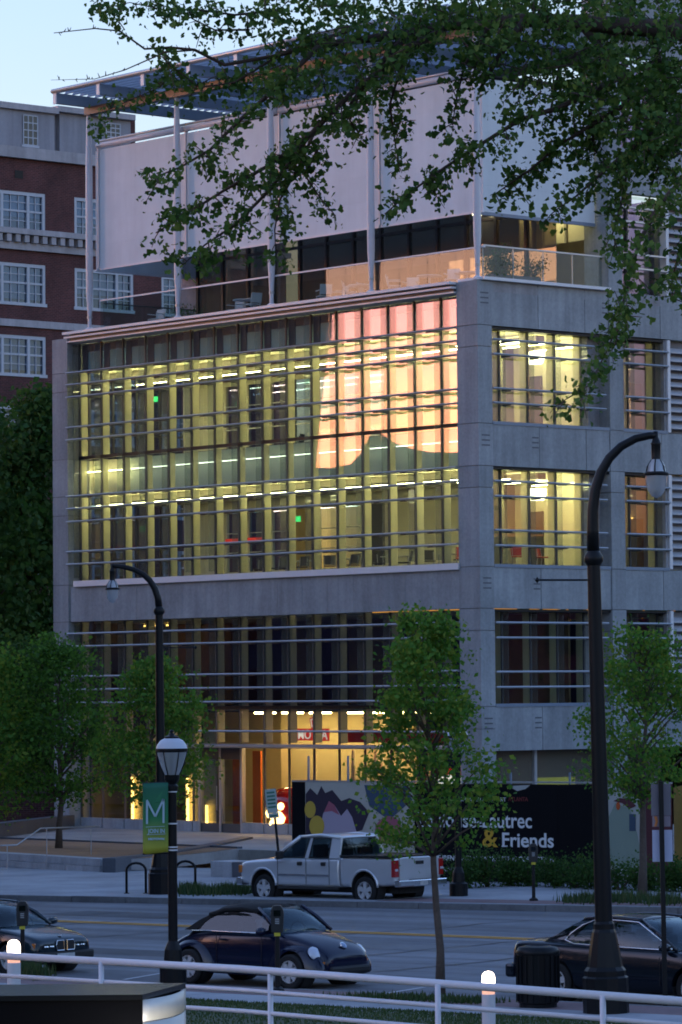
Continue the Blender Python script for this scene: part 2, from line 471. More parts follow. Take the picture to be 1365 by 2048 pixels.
# near sidewalk slabs
nearwalk = tag(thing('near_sidewalk', None, None), kind='structure')
for i in range(26):
    s0 = -4 + i * 1.5; s1 = s0 + 1.488
    pts = [S(s0, kn(s0) + 1.46, .05), S(s1, kn(s1) + 1.46, .05), S(s1, kn(s1) + 2.75, .05), S(s0, kn(s0) + 2.75, .05)]
    MB().prism(list(pts), (0, 0, .105 + RND.uniform(-.004, .004))).build('paving_slab', walk, nearwalk)
sheet('near_sidewalk_base', [S(-60, kn(-60) + 1.45, .04), S(80, kn(80) + 1.45, .04), S(80, kn(80) + 2.8, .04), S(-60, kn(-60) + 2.8, .04)], kerbm)
# lawn slope on the viewer's side
V0 = 23.25
def lawn_z(s, v):
    t = max(0.0, min(1.0, (v - V0) / 22.0))
    return .16 + SLOPE * s * (1 - t) + t * 1.95
P = [[OS + SU * s + SV * v + Vector((0, 0, lawn_z(s, v) - (.25 if v < V0 else 0))) for v in np.linspace(V0 - .01, V0 + 52, 40)] for s in np.linspace(-45, 110, 40)]
lawn = tag(MB().grid(P).build('lawn', grassm, smooth=True), kind='structure')
def blades(name, place, n, h, w, cols, kind='stuff'):
    """grass: thin bent blades, place() -> point"""
    V, F, MI = [], [], []
    for i in range(n):
        p = place()
        if p is None: continue
        a = RND.uniform(0, 6.28); hh = h * RND.uniform(.5, 1.2); lean = RND.uniform(.1, .5) * hh
        d = Vector((math.cos(a), math.sin(a), 0)); sd = Vector((-d.y, d.x, 0)) * w
        k = len(V)
        V += [tuple(p - sd), tuple(p + sd), tuple(p + d * lean + Vector((0, 0, hh)))]
        F.append((k, k + 1, k + 2)); MI.append(RND.randrange(len(cols)))
    b = MB(); b.v, b.f, b.m = V, F, MI
    return tag(b.build(name, cols), kind=kind)
g1 = mat('grass_green', (.035, .075, .018), .8, trans=.25)
g2 = mat('grass_dark', (.025, .055, .016), .8, trans=.25)
g3 = mat('grass_dry', (.07, .085, .03), .85, trans=.25)
def lawn_place():
    s = RND.uniform(8, 48); v = V0 + RND.random() ** 1.6 * 16
    return OS + SU * s + SV * v + Vector((0, 0, lawn_z(s, v)))
blades('lawn_grass', lawn_place, 60000, .045, .012, [g1, g2, g3])
# ------------------------------------------------------------------ museum plaza
PZ = .30
def PL(u, w, z=PZ): return CB + EU * u + EW * w + Vector((0, 0, z))
pz = [HZ(-200, 1648, PZ), HZ(0, 1706, PZ), HZ(203, 1719, PZ), HZ(300, 1717, PZ), HZ(478, 1699, PZ), PL(3, -7.6), PL(30, -7.6), PL(30, 12), PL(.2, 12), PL(.2, .7), PL(-24.4, .7), PL(-24.4, 14), PL(-75, 14)]
sheet('plaza', pz, paving, thick=.35)
# saw joints as recessed dark strips in the paving
jm = mat('paving_joint', (.10, .10, .105), .9)
for w_ in (-1.6, -3.2):
    sheet('paving_joint', [PL(-40, w_ - .02, PZ + .004), PL(10, w_ - .02, PZ + .004), PL(10, w_ + .02, PZ + .004), PL(-40, w_ + .02, PZ + .004)], jm)
for u_ in range(-36, 6, 4):
    sheet('paving_joint', [PL(u_ - .02, -6.0, PZ + .007), PL(u_ + .02, -6.0, PZ + .007), PL(u_ + .02, -.1, PZ + .007), PL(u_ - .02, -.1, PZ + .007)], jm)
kz = PZ + .012
sheet('planting_bed', [HZ(-150, 1669, kz), HZ(-150, 1694, kz), HZ(0, 1704, kz), HZ(203, 1717, kz), HZ(290, 1716, kz), HZ(400, 1706, kz), HZ(476, 1697, kz), HZ(400, 1693.5, kz), HZ(285, 1688.5, kz), HZ(120, 1682, kz), HZ(0, 1677.5, kz)], mulch)
# kerb strip round the bed
m_ = MB()
for (x, y), (x2, y2) in (((-150, 1668), (0, 1676)), ((0, 1676), (120, 1680.5)), ((120, 1680.5), (285, 1687)), ((285, 1687), (400, 1692)), ((400, 1692), (480, 1695.5))):
    m_.bar(HZ(x, y, PZ + .03), HZ(x2, y2, PZ + .03), .22, .07)
tag(m_.build('bed_edging', dgranite), kind='structure')
# terrace wall of granite blocks, two courses
tw = thing('terrace_wall', 'low pale granite retaining wall of two courses below the brown planting bed', 'wall')
A_, B_ = HZ(-120, 1699.5, PZ), HZ(203, 1719.5, PZ)
L_ = (B_ - A_).length; dv = (B_ - A_).normalized()
def blockrow(z0, z1, out, n, m):
    for i in range(n):
        a = A_ + dv * (L_ * i / n + .008); b = A_ + dv * (L_ * (i + 1) / n - .008)
        nv = Vector((dv.y, -dv.x, 0))
        if nv.dot(SV) < 0: nv = -nv
        o_ = out + RND.uniform(-.006, .006)
        pts = [Vector((a.x, a.y, z0)) - nv * .5, Vector((b.x, b.y, z0)) - nv * .5, Vector((b.x, b.y, z0)) + nv * o_, Vector((a.x, a.y, z0)) + nv * o_]
        MB().prism(pts, (0, 0, z1 - z0)).build('granite_block', m, tw)
blockrow(-.30, -.115, .10, 9, granite); blockrow(-.105, .085, .06, 10, granite); blockrow(.095, .318, .02, 9, granite)
ew = thing('dark_edge_wall', 'long dark granite upstand closing the planting bed beside the bike racks', 'wall')
pts_ = [G(205, 1745), G(300, 1735), G(400, 1719), G(482, 1703)]
for a, b in zip(pts_[:-1], pts_[1:]):
    d_ = (b - a).normalized(); n_ = Vector((-d_.y, d_.x, 0));
    if n_.dot(SV) > 0: n_ = -n_
    q = [a + d_ * .008, b - d_ * .008, b - d_ * .008 + n_ * .45, a + d_ * .008 + n_ * .45]
    q = [Vector((p.x, p.y, -.35)) for p in q]
    MB().prism(q, (0, 0, .72)).build('granite_block', dgranite, ew, bevel=.01)
bn = thing('granite_bench', 'square cut granite bench block by the front of the silver pickup', 'bench', loc=G(421, 1753, .15), rz=math.atan2(EU.y, EU.x))
for k in range(3):
    B(.02 + k * 1.0, 1.0 + k * 1.0, 0, .9, -.1, .46).build('granite_block', granite if k == 0 else dgranite, bn, bevel=.012)  # darker stone on the further blocks paints the bench's shaded right side
# side wall far left behind the plaza trees
lw_ = thing('dark_planter_wall', 'low dark granite planter wall beside the museum corner and the handrail', 'wall')
a, b = HZ(-120, 1690, PZ), HZ(150, 1656, PZ)
d_ = (b - a).normalized(); n_ = Vector((-d_.y, d_.x, 0))
nseg = 8
for i in range(nseg):
    p, q = a.lerp(b, i / nseg) + d_ * .008, a.lerp(b, (i + 1) / nseg) - d_ * .008
    MB().prism([p, q, q + n_ * .5, p + n_ * .5], (0, 0, .5)).build('granite_block', dgranite, lw_)
gw = thing('garden_wall', 'dark red brick garden wall behind the plaza trees left of the museum', 'wall')
a, b = HZ(-200, 1652, PZ) + Vector((0, 2, 0)), HZ(112, 1646, PZ)
MB().bar(a + Vector((0, 0, .55)), b + Vector((0, 0, .55)), .3, 1.3).build('wall_body', brickm, gw)
MB().bar(a + Vector((0, 0, 1.25)), b + Vector((0, 0, 1.25)), .4, .1).build('coping', mat('dark_coping', (.12, .08, .08), .8), gw)
hr = thing('step_handrail', 'thin stainless handrail bent down the terrace steps beside the thin trunk tree', 'handrail')
hp = [HZ(2, 1691, PZ + .45), HZ(34, 1690, PZ + .45), HZ(82, 1656.5, PZ + .9), HZ(200, 1653, PZ + .9)]
MB().tube(hp, .022, 8).build('rail_tube', alu, hr, smooth=True)
for p in (hp[0].lerp(hp[1], .4), hp[2].lerp(hp[3], .1), hp[2].lerp(hp[3], .85)):
    MB().tube([p, Vector((p.x, p.y, PZ - .3))], .015, 8).build('post', alu, hr)
# ------------------------------------------------------------------ the museum
ROTB = math.atan2(EU.y, EU.x)
mus = thing('museum_building', 'grey concrete and glass museum block with lit floors and a louvred roof canopy', 'building', loc=CB, rz=ROTB)
def sub(name, parent=mus):  # an empty part that gathers its pieces
    e = bpy.data.objects.new(name, None); COL.objects.link(e); e.parent = parent; e.empty_display_size = .2; return e
def piece(name, m, x0, x1, y0, y1, z0, z1, parent=mus, bevel=0.0):
    return B(x0, x1, y0, y1, z0, z1).build(name, m, parent, bevel=bevel)
UL, UL2, UR = -24.27, -23.3, -1.05
J = .012
COLZ = [.3, 3.35, 4.12, 4.88, 7.45, 8.2, 9.62, 12.30, 13.04, 14.48, 17.10, 17.83]
def column(x0, x1, y0, y1, zs, m, name='column_block'):
    for a, b in zip(zs[:-1], zs[1:]):
        j = RND.uniform(-.003, .003)
        piece(name, m, x0 + j, x1 + j, y0 - j, y1 - j, a + J, b - J)
    piece('column_core', kerbm, x0 + .03, x1 - .03, y0 + .03, y1 - .03, zs[0], zs[-1] - .05)
column(UL, UL2, 0, .98, COLZ + [19.18], concrete)
column(UR, 0, 0, .66, COLZ + [19.36], concrete)
# pier on the side street face, carried up past the terrace
column(-1.2, -.004, 6.30, 6.98, COLZ + [19.36, 22.05, 22.85, 25.0, 25.8, 28.3, 31.0], concrete)
# front bands: one panel to a bay
BAY, U0 = 1.385, -23.23
def bands_front(z0, z1, y0=.05):
    for k in range(16):
        a = max(UL2, U0 + BAY * k) + J / 2; b = min(UR, U0 + BAY * (k + 1)) - J / 2
        if k == 15: b = UR - J / 2
        if b > a: piece('concrete_panel', concrete, a, b, y0 + RND.uniform(-.004, .004), y0 + .35, z0, z1)
bands_front(8.2, 9.53)
# side bands
def bands_side(z0, z1, w1=30.0):
    for a, b in ((.66, 2.9), (2.9, 5.15), (5.15, 6.30), (6.98, 8.9), (8.9, 11.2), (11.2, 13.5), (13.5, 16)):
        piece('concrete_panel', concrete, -.36, -.05 + RND.uniform(-.004, .004), a + J, b - J, z0 + .004, z1 - .004)
    o = MB().box(-.05, -.04, 6.31, 6.97, z0, z1)
bands_side(3.37, 4.88); bands_side(8.2, 9.62); bands_side(13.04, 14.48); bands_side(17.83, 19.36)
# vents cut into the column sides (small slotted grilles)
for z in (9.2, 14.05, 4.45, 18.9):
    for k in range(3):
        piece('vent_slot', dgranite, -.006, .002, .14, .52, z - k * .17, z - k * .17 + .05)
    for k in range(3):
        piece('vent_slot', dgranite, -.056, -.046, 2.55 if z != 18.9 else 6.0, 2.86 if z != 18.9 else 6.25, z - k * .17, z - k * .17 + .05)
# white sill over the front band and white ledge at the terrace edge
for k in range(8):
    piece('window_sill', whitem, -22.9 + k * 2.735, -22.9 + (k + 1) * 2.735 - .01, -.06, .62, 9.54, 9.76)
for z0, z1, y0 in ((19.27, 19.37, -.32), (19.13, 19.2, -.24), (18.98, 19.03, -.12)):
    piece('terrace_ledge', whitem, -23.2, UR - .01, y0, .9, z0, z1)
piece('terrace_ledge_shadow_gap', alud, -23.0, UR - .02, -.1, .8, 19.03, 19.27)
piece('terrace_ledge', whitem, -1.2, .14, .2, 6.28, 19.365, 19.47)
# window wall front: mullions, panes, fins, transoms
GW = .55
mull_u = [U0 + BAY * k for k in range(17)]
def facade_bay_glass(z0, z1, gl=glass, name='glass_pane'):
    for k in range(16):
        a, b = mull_u[k] + .03, mull_u[k + 1] - .03
        tl = RND.uniform(-.003, .003)
        piece(name, gl, a, b, GW + .02 + tl, GW + .045 + tl, z0, z1)
for z0, z1 in ((.95, 3.42), (3.56, 4.82), (4.92, 8.18), (9.78, 14.46), (14.60, 17.86), (17.94, 18.96)):
    if z0 < 1:
        for k in range(16):
            if k in (7, 8): continue
            piece('glass_pane', glass, mull_u[k] + .03, mull_u[k + 1] - .03, GW + .02, GW + .045, z0 - .25, z1)
    else:
        facade_bay_glass(z0, z1)
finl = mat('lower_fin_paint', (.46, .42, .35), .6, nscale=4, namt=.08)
for k, u in enumerate(mull_u):
    for z0, z1 in ((.3, 8.19), (9.77, 18.97)):
        piece('mullion', alud, u - .035, u + .035, GW - .03, GW + .035, z0, z1)
        if k not in (7, 8) or z0 > 1:
            pass
    # inner fins behind the glass
    for z0, z1 in ((3.6, 8.19), (9.78, 13.0), (14.62, 17.84)):
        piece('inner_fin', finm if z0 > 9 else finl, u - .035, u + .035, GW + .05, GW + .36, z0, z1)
    for z0, z1 in ((4.95, 8.1), (9.9, 18.9)):
        piece('glass_fin', finglass, u - .012, u + .012, GW - .32, GW - .035, z0, z1)
for z in (14.53, 4.87):
    piece('transom', darkm, U0, UR, GW - .05, GW + .12, z - .06, z + .06)
piece('transom', alud, U0, UR, GW - .04, GW + .10, 17.87, 17.93)
# window wall side
smull = [1.50, 2.85, 4.13, 5.42, 7.75, 9.06]
def side_glass(z0, z1, tr=True):
    for a, b in ((.70, 1.50), (1.50, 2.85), (2.85, 4.13), (4.13, 5.42), (5.42, 6.28), (6.99, 7.75), (7.75, 9.06)):
        if b == 6.28:  # solid return beside the pier
            piece('jamb_panel', concrete2, -.62, -.56, a + .04, b + .02, z0, z1); continue
        piece('glass_pane', glass, -GW - .045, -GW - .02, a + .03, b - .03, z0, z1)
    piece('jamb_panel', concrete2, -.62, -.10, 9.10, 9.2, z0, z1)
    for w in smull:
        piece('mullion', alud, -GW - .035, -GW + .03, w - .035, w + .035, z0, z1)
        piece('inner_fin', finm, -GW - .36, -GW - .05, w - .04, w + .04, z0, z1)
        piece('glass_fin', finglass, -GW + .035, -GW + .32, w - .012, w + .012, z0, z1)
    piece('window_sill', bluepaint, -.62, -.02, .70, 6.28, z0 - .06, z0 + .05)
    piece('window_sill', bluepaint, -.62, -.02, 6.99, 9.2, z0 - .06, z0 + .05)
    piece('window_head', darkm, -.62, -.10, .70, 9.2, z1 - .08, z1)
for z0, z1 in ((4.92, 8.18), (9.66, 13.02), (14.52, 17.80)):
    side_glass(z0, z1)
for a, b in ((.7, 2.9), (2.98, 6.25), (7.0, 9.2)):
    piece('glass_pane', glassb, -GW - .045, -GW - .02, a, b, .6, 3.36)
piece('mullion', alu, -GW - .16, -GW + .1, 2.88, 3.0, .3, 3.37)
piece('plinth', granite, -.6, -.1, .66, 16, .2, .62)
# sunshade bars with brackets
def sunbar_front(z):
    sec = [(-.11, 0), (-.08, .032), (.03, .036), (.06, .0), (.03, -.036), (-.08, -.032)]
    b = MB(); b.prism([(UL2 + .01, -.02 + y, z + h) for y, h in sec], (UR - UL2 - .02, 0, 0))
    o = b.build('sunshade_bar', alu, mus)
    bk = MB()
    for u in mull_u[1:-1]:
        bk.bar((u + .06, .02, z - .02), (u + .06, GW - .05, z - .02), .03, .09)
        bk.box(u - .14, u + .14, -.04, .03, z - .075, z - .037)
    tag(bk.build('bar_bracket', alud, o), kind='stuff')
FB = [17.80, 17.34, 16.86, 15.69, 15.21, 13.03, 12.55, 12.05, 10.89, 10.41, 7.74, 7.25, 6.10, 5.60, 5.09]
for z in FB: sunbar_front(z)
def sunbar_front_low(z):
    b = MB(); b.prism([(-16.0, -.02 + y, z + h) for y, h in [(-.11, 0), (-.08, .032), (.03, .036), (.06, .0), (.03, -.036), (-.08, -.032)]], (16.0 + UR, 0, 0))
    b.build('sunshade_bar', alu, mus)
sunbar_front_low(4.02)
def sunbar_side(z):
    for a, b_ in ((.67, 6.05), (7.0, 9.2)):
        b = MB(); b.prism([(x - .02, a, z + h) for x, h in [(-.06, 0), (-.03, .032), (.08, .036), (.11, 0), (.08, -.036), (-.03, -.032)]], (0, b_ - a, 0))
        o = b.build('sunshade_bar', alu, mus)
        bk = MB()
        for w in smull:
            if a < w < b_:
                bk.bar((-.05, w + .06, z - .02), (-GW + .05, w + .06, z - .02), .03, .09)
        if bk.v: tag(bk.build('bar_bracket', alud, o), kind='stuff')
for z in (17.36, 16.86, 15.69, 15.2, 12.53, 12.02, 10.86, 10.34, 7.72, 7.21, 6.05, 5.53): sunbar_side(z)
louvm = mat('pale_louvre_paint', (.46, .47, .50), .5, nscale=4, namt=.06)
# louvred plant wall further along the side face
for z0, z1 in ((4.92, 8.18), (9.66, 13.0), (14.52, 17.80), (19.4, 22.9), (24.5, 27.8)):
    piece('louvre_frame', whitem, -.34, -.02, 9.22, 9.36, z0, z1)
    n = int((z1 - z0) / .30)
    for i in range(n):
        z = z0 + .14 + i * .30
        MB().prism([(-.10, 9.37, z), (-.10, 9.37, z + .05), (-.32, 9.37, z + .20), (-.32, 9.37, z + .15)], (0, 3.4, 0)).build('louvre_slat', louvm, mus)
    piece('louvre_back', stucco, -.5, -.4, 9.37, 12.8, z0, z1)
# entrance canopy and doors
piece('canopy', alud, -17.6, UR, -.55, GW - .07, 3.43, 3.55)
MB().prism([(-17.6, -.66, 3.47), (-17.6, -.56, 3.42), (-17.6, -.56, 3.56), (-17.6, -.66, 3.53)], (16.5, 0, 0)).build('canopy_edge', alu, mus)
UD0, UD1 = mull_u[6] + .1, mull_u[8] + .02
UD0 = FZ(402, 1600, GW)[0]; UD1 = FZ(486, 1600, GW)[0]
dr = sub('entrance_door')
for x in (UD0, (UD0 + UD1) / 2, UD1):
    piece('door_post', alu, x - .055, x + .055, GW - .08, GW + .1, .3, 3.4, dr)
piece('door_head', alud, UD0, UD1, GW - .06, GW + .08, 2.98, 3.40, dr)
for a, b in ((UD0, (UD0 + UD1) / 2), ((UD0 + UD1) / 2, UD1)):
    piece('door_glass', glass, a + .06, b - .06, GW, GW + .03, .55, 2.97, dr)
    piece('kick_plate', alud, a + .06, b - .06, GW - .04, GW + .05, .3, .62, dr)
mid = (UD0 + UD1) / 2
for sgn in (-1, 1):
    MB().tube([(mid + sgn * .16, GW - .1, 1.1), (mid + sgn * .16, GW - .1, 2.0)], .02, 8).build('handle', alu, dr)
for k in range(16):
    a, b = mull_u[k] + .03, mull_u[k + 1] - .03
    if b < UD0 or a > UD1:
        piece('base_panel', granite, a, b, GW - .08, GW + .12, .3, .68)
    else:
        aa, bb = (a, UD0 - .06) if a < UD0 else (UD1 + .06, b)
        if bb - aa > .1: piece('base_panel', granite, aa, bb, GW - .08, GW + .12, .3, .68)
# ------------------------------------------------------------------ inside the museum
lampw = mat('strip_lamp', (.9, .85, .6), .5, emit=(1, .90, .44), estr=46)
lampa = mat('amber_lamp', (.9, .7, .4), .5, emit=(1, .56, .14), estr=7)
lampb = mat('bowl_lamp', (.9, .9, .7), .5, emit=(1, .9, .55), estr=7)
exitm = mat('exit_sign_green', (.05, .6, .2), .5, emit=(.05, 1, .25), estr=1.1)
BACK = 5.6
def slab(name, m, z0, z1):
    piece(name, m, UL2 + .02, -6.0, GW + .62, 5.9, z0, z1)
    piece(name, m, -5.99, -.70, GW + .62, 15.5, z0, z1)
for z0, z1 in ((9.30, 9.60), (14.10, 14.46)): slab('floor_slab', floorm, z0, z1)
piece('floor_slab', floorm, UL2 + .02, -.70, GW + .62, 15.5, 4.75, 4.90)
piece('roof_slab', concrete2, UL2 + .02, -.05, GW + .25, 16, 18.99, 19.26)
piece('ceiling_panel', ceilm, UL2 + .02, -.72, GW + .62, 15.5, 8.14, 8.20)
for z in (13.06, 17.86): slab('ceiling_panel', ceilm, z, z + .06)
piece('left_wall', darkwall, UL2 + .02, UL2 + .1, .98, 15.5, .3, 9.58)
for z0, z1 in ((9.62, 13.04), (14.48, 17.84)):
    for i in range(4):
        w0 = 1.0 + i * 1.15
        piece('end_window_pane', house, UL2 + .05, UL2 + .08, w0 + .05, w0 + 1.1, z0, z1)
        piece('end_window_bar', alud, UL2 + .02, UL2 + .12, w0 - .05, w0 + .05, z0, z1)
    piece('end_window_rail', alud, UL2 + .02, UL2 + .12, 1.0, 5.6, z0 + 1.0, z0 + 1.07)
piece('left_wall', wallm, UL2 + .02, UL2 + .1, .98, 5.9, 13.06, 14.45)
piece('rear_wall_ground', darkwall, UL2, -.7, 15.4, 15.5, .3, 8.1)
SHIFT = 5.85
# rear wall of the two lit floors: 'w' window opening, 'y' plain wall, 'd' dark door, 'o' ochre wall
ochw = mat('ochre_wall', (.48, .33, .10), .7, nscale=4, namt=.1)
def back_wall(z0, z1, sill, head, kinds):
    u = UL2 + .12
    for k, t in kinds:
        a, b = mull_u[k] + .26 - SHIFT, mull_u[k] + 1.30 - SHIFT
        a = max(a, u)
        if a - u > .01: piece('interior_wall', wallm, u, a, BACK, BACK + .15, z0, z1)
        piece('interior_wall', wallm, a, b, BACK, BACK + .15, head, z1)
        piece('interior_wall', wallm if t != 'o' else ochw, a, b, BACK, BACK + .15, z0, sill)
        if t == 'w':
            piece('rear_window_pane', house if k % 2 else glass, a, b, BACK + .05, BACK + .07, sill, head)
            piece('rear_window_bar', whitem, a, b, BACK - .02, BACK + .04, sill + .72, sill + .76)
            piece('rear_window_bar', whitem, a, b, BACK - .02, BACK + .04, head - .82, head - .79)
        else:
            piece('interior_wall', {'y': wallm, 'd': darkwall, 'o': ochw}[t], a, b, BACK + .01, BACK + .14, sill, head)
        u = b
    piece('interior_wall', wallm, u, -6.3, BACK, BACK + .15, z0, z1)
back_wall(9.60, 13.05, 10.1, 12.40, [(5, 'y'), (6, 'w'), (7, 'w'), (8, 'w'), (9, 'o'), (10, 'w'), (11, 'w'), (12, 'd'), (13, 'y')])
back_wall(14.46, 17.85, 14.9, 17.35, [(5, 'y'), (6, 'w'), (7, 'w'), (8, 'w'), (9, 'w'), (10, 'w'), (11, 'w'), (12, 'w'), (13, 'y'), (14, 'y')])
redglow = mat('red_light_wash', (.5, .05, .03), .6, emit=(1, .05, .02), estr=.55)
piece('red_reflection_strip', redglow, mull_u[6] + .3 - SHIFT, mull_u[7] + 1.25 - SHIFT, BACK - .08, BACK - .04, 11.25, 11.4)  # glowing strip stands in for a red reflection behind these bays
# cross walls near the corner rooms
for z0, z1 in ((9.60, 13.05), (14.46, 17.85)):
    piece('interior_wall', wallm, -5.2, -1.9, 6.6, 6.75, z0, z1)
    piece('interior_wall', wallm, -6.2, -6.05, 5.95, 9.9, z0, z1)
    piece('interior_column', finm, -3.3, -2.85, 3.4, 3.85, z0, z1)
    piece('door_leaf', darkwall, -4.7, -3.7, 6.52, 6.58, z0, z0 + 2.2)
    piece('interior_wall', wallm, -1.9, -1.75, 8.3, 15, z0, z1)
    piece('cupboard', mat('ochre_cupboard', (.45, .28, .07), .6, nscale=4, namt=.1), -2.4, -1.5, 8.4, 9.4, z0, z0 + 1.9)
# duct and beam on the ceilings
for z in (13.05, 17.85):
    piece('ceiling_duct', floorm, UL2 + .2, -1.2, 3.9, 4.3, z - .30, z - .08)
    piece('ceiling_beam', floorm, UL2 + .2, -1.2, 1.75, 1.95, z - .22, z - .01)
# strip lamps in rows under the ceilings
def strips(z, ws, u0):
    for w in ws:
        for k in range(16):
            a, b = U0 + BAY * k + .06, U0 + BAY * (k + 1) - .06
            if a < u0: continue
            piece('strip_lamp', lampw, a, b, w - .022, w + .022, z - .36, z - .335)
strips(17.85, (1.30, 3.3), -23.3); strips(13.05, (1.30,), -23.3)
for z_ in (17.85, 13.05): strips(z_, (2.5, 4.4, 6.1), -5.0)  # extra rows added to brighten the corner rooms
for z in (13.05, 17.85):
    for w in (2.2, 4.6):
        L = MB(); L.lathe([(0, 0), (.34, .02), (.42, .22), (.42, .42), (0, .44)], 18, (-2.1, w, z - 1.0)); L.build('pendant_lamp', lampb, mus, smooth=True)
        MB().tube([(-2.1, w, z - .6), (-2.1, w, z)], .012, 6).build('lamp_cord', alud, mus)
    # shelf lamp in the narrow room behind the second side window
    piece('shelf_lamp', lampa, -1.72, -1.62, 8.0, 9.0, z - 1.55, z - 1.5)
# spandrel screens hiding the floor edges
pale = mat('spandrel_backing', (.66, .74, .62), .6, nscale=3, namt=.06)
pale2 = mat('spandrel_upper_backing', (.44, .56, .52), .6, nscale=3, namt=.06)
teal = mat('clerestory_backing', (.32, .52, .55), .5, nscale=3, namt=.1)
olive = mat('spandrel_fin_paint', (.42, .40, .26), .6, nscale=3, namt=.06)
spfill = mat('spandrel_fill_strip', (.9, .9, .8), .5, emit=(.92, 1, .78), estr=8)  # glowing strips added in the cavity to brighten the spandrel panels
for k in range(16):
    a, b = mull_u[k] + .04, mull_u[k + 1] - .04
    piece('spandrel_panel', pale if k >= 2 else wallm, a - .5, b - .5, GW + .60, GW + .615, 13.08, 14.44)  # yellow in the first two bays paints leaking room light
    piece('spandrel_fill_strip', spfill if k >= 2 else lampw, a + .02, b - .02, GW + .30, GW + .33, 13.985, 14.0)
    piece('spandrel_fin', olive, mull_u[k] - .03, mull_u[k] + .03, GW + .05, GW + .29, 13.08, 14.44)
    piece('clerestory_panel', teal, a + .36, b, GW + .12, GW + .14, 17.95, 18.62)
    piece('clerestory_frame', alud, a, a + .355, GW + .10, GW + .14, 17.95, 18.9)
    piece('clerestory_head', dgranite, a + .36, b, GW + .12, GW + .14, 18.64, 18.94)
for u, w, z in ((-4.75, 4.0, 12.35), (-3.2, 2.0, 12.1), (-4.9, 4.2, 16.95), (-22.6, 3.5, 16.8), (-3.0, 2.4, 16.8), (-14.6, 4.0, 11.8)):
    piece('exit_sign', exitm, u, u + .42, w, w + .06, z, z + .2)
# double-height lobby
amber = mat('lobby_amber_wall', (.72, .60, .34), .8, nscale=3, namt=.08)
piece('lobby_wall', amber, -16.8, -9.2, 5.2, 5.35, .3, 4.7)
piece('lobby_wall', amber, -9.2, -.7, 7.4, 7.55, .3, 4.7)
piece('lobby_wall', amber, -22.8, -17.0, 6.2, 6.35, .3, 4.7)
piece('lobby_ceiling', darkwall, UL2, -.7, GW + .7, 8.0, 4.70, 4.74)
piece('red_wall_panel', redm, -10.6, -5.2, 6.9, 7.0, .9, FZ(700, 1534, 6.9)[1])
piece('red_wall_panel', redm, -9.6, -2.2, 2.0, 2.08, 3.60, 4.05)
for pa, pb, yt in ((466, 486, 1516), (506, 522, 1502)):
    piece('orange_partition', orangem, FZ(pa, 1580, 3.0)[0], FZ(pb, 1580, 3.0)[0], 3.0, 3.08, .3, FZ(pa, yt, 3.0)[1])
piece('lobby_light_block', darkwall, -1.5, -1.4, .75, 9.0, .3, 4.7)  # unseen dark screen added to keep lobby light off the side glass
for px_, z1 in ((262, 2.2), (372, 2.2), (410, 1.2)):
    u = FZ(px_, 1590, 2.1)[0]
    piece('reveal_wall', finm, u - .25, u + .45, 2.3, 2.4, .3, 4.0)
    piece('wall_uplight', lampa, u, u + .10, 2.12, 2.18, .32, z1)
lampl = mat('lobby_lamp', (.9, .8, .5), .5, emit=(1, .68, .28), estr=58)
for u in (-16.2, -14.6, -13, -11, -9.6, -8.2, -6.6, -5, -3): piece('lobby_lamp', lampl, u, u + .8, 3.4, 3.8, 4.62, 4.68)
for u in (-21, -18): piece('lobby_lamp', lampa, u, u + .35, 3.0, 3.15, 4.62, 4.68)
screenm = mat('projection_screen', (.8, .8, .8), .5, emit=(1, .96, .86), estr=1.1)
piece('projection_screen', screenm, -6.1, -3.1, 3.2, 3.26, 1.75, 2.45)
birch = mat('birch_trunk_paint', (.62, .5, .33), .8, nscale=5, namt=.45)
for u, w, dx in ((-9.8, 2.6, .2), (-9.0, 2.2, -.15), (-8.6, 3.0, .12), (-8.2, 2.4, .05), (-7.8, 2.8, -.1), (-5.7, 2.6, .2), (-11.6, 2.4, .1)):
    MB().tube([(u, w, .3), (u + dx * .5, w, 1.6), (u + dx, w, 3.3)], [.10, .085, .06], 8).build('birch_pole', birch, mus, smooth=True)
mezz = mat('mezzanine_wall', (.20, .13, .05), .7, nscale=3, namt=.3)
for a, b in ((-23.0, -19.5), (-16.2, -14.8), (-12.6, -10.2), (-8.6, -7.4), (-5.6, -.9)):
    piece('mezzanine_wall', mezz, a, b, 5.0, 5.1, 4.95, 8.1)
for u in (-22.7, -22.1, -21.3): piece('mezzanine_lamp', lampa, u, u + .4, 3.2, 3.35, 8.02, 8.08)
piece('mezzanine_lamp', lampa, -6.6, -6.45, 4.4, 4.5, 8.02, 8.08)
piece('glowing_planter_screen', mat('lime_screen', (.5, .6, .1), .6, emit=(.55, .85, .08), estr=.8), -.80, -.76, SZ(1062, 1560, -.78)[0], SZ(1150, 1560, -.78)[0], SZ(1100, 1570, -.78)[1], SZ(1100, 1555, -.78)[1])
# ------------------------------------------------------------------ roof terrace
PX = [-22.1 + 5.48 * k for k in range(5)]
for u in PX:
    col = sub('canopy_pole')
    col.location = (u, .20, 0)
    prof = [(.075, 19.38), (.075, 19.85), (.08, 19.9), (.135, 20.9), (.14, 22.5), (.135, 25.6), (.09, 27.6), (.08, 27.75)]
    MB().lathe(prof, 18).build('pole_shaft', polem, col, smooth=True)
    MB().lathe([(.17, 19.37), (.17, 19.45), (.10, 19.5)], 16).build('pole_foot', whitem, col)
    MB().lathe([(.10, 19.84), (.10, 19.93)], 16).build('pole_pin', alu, col)
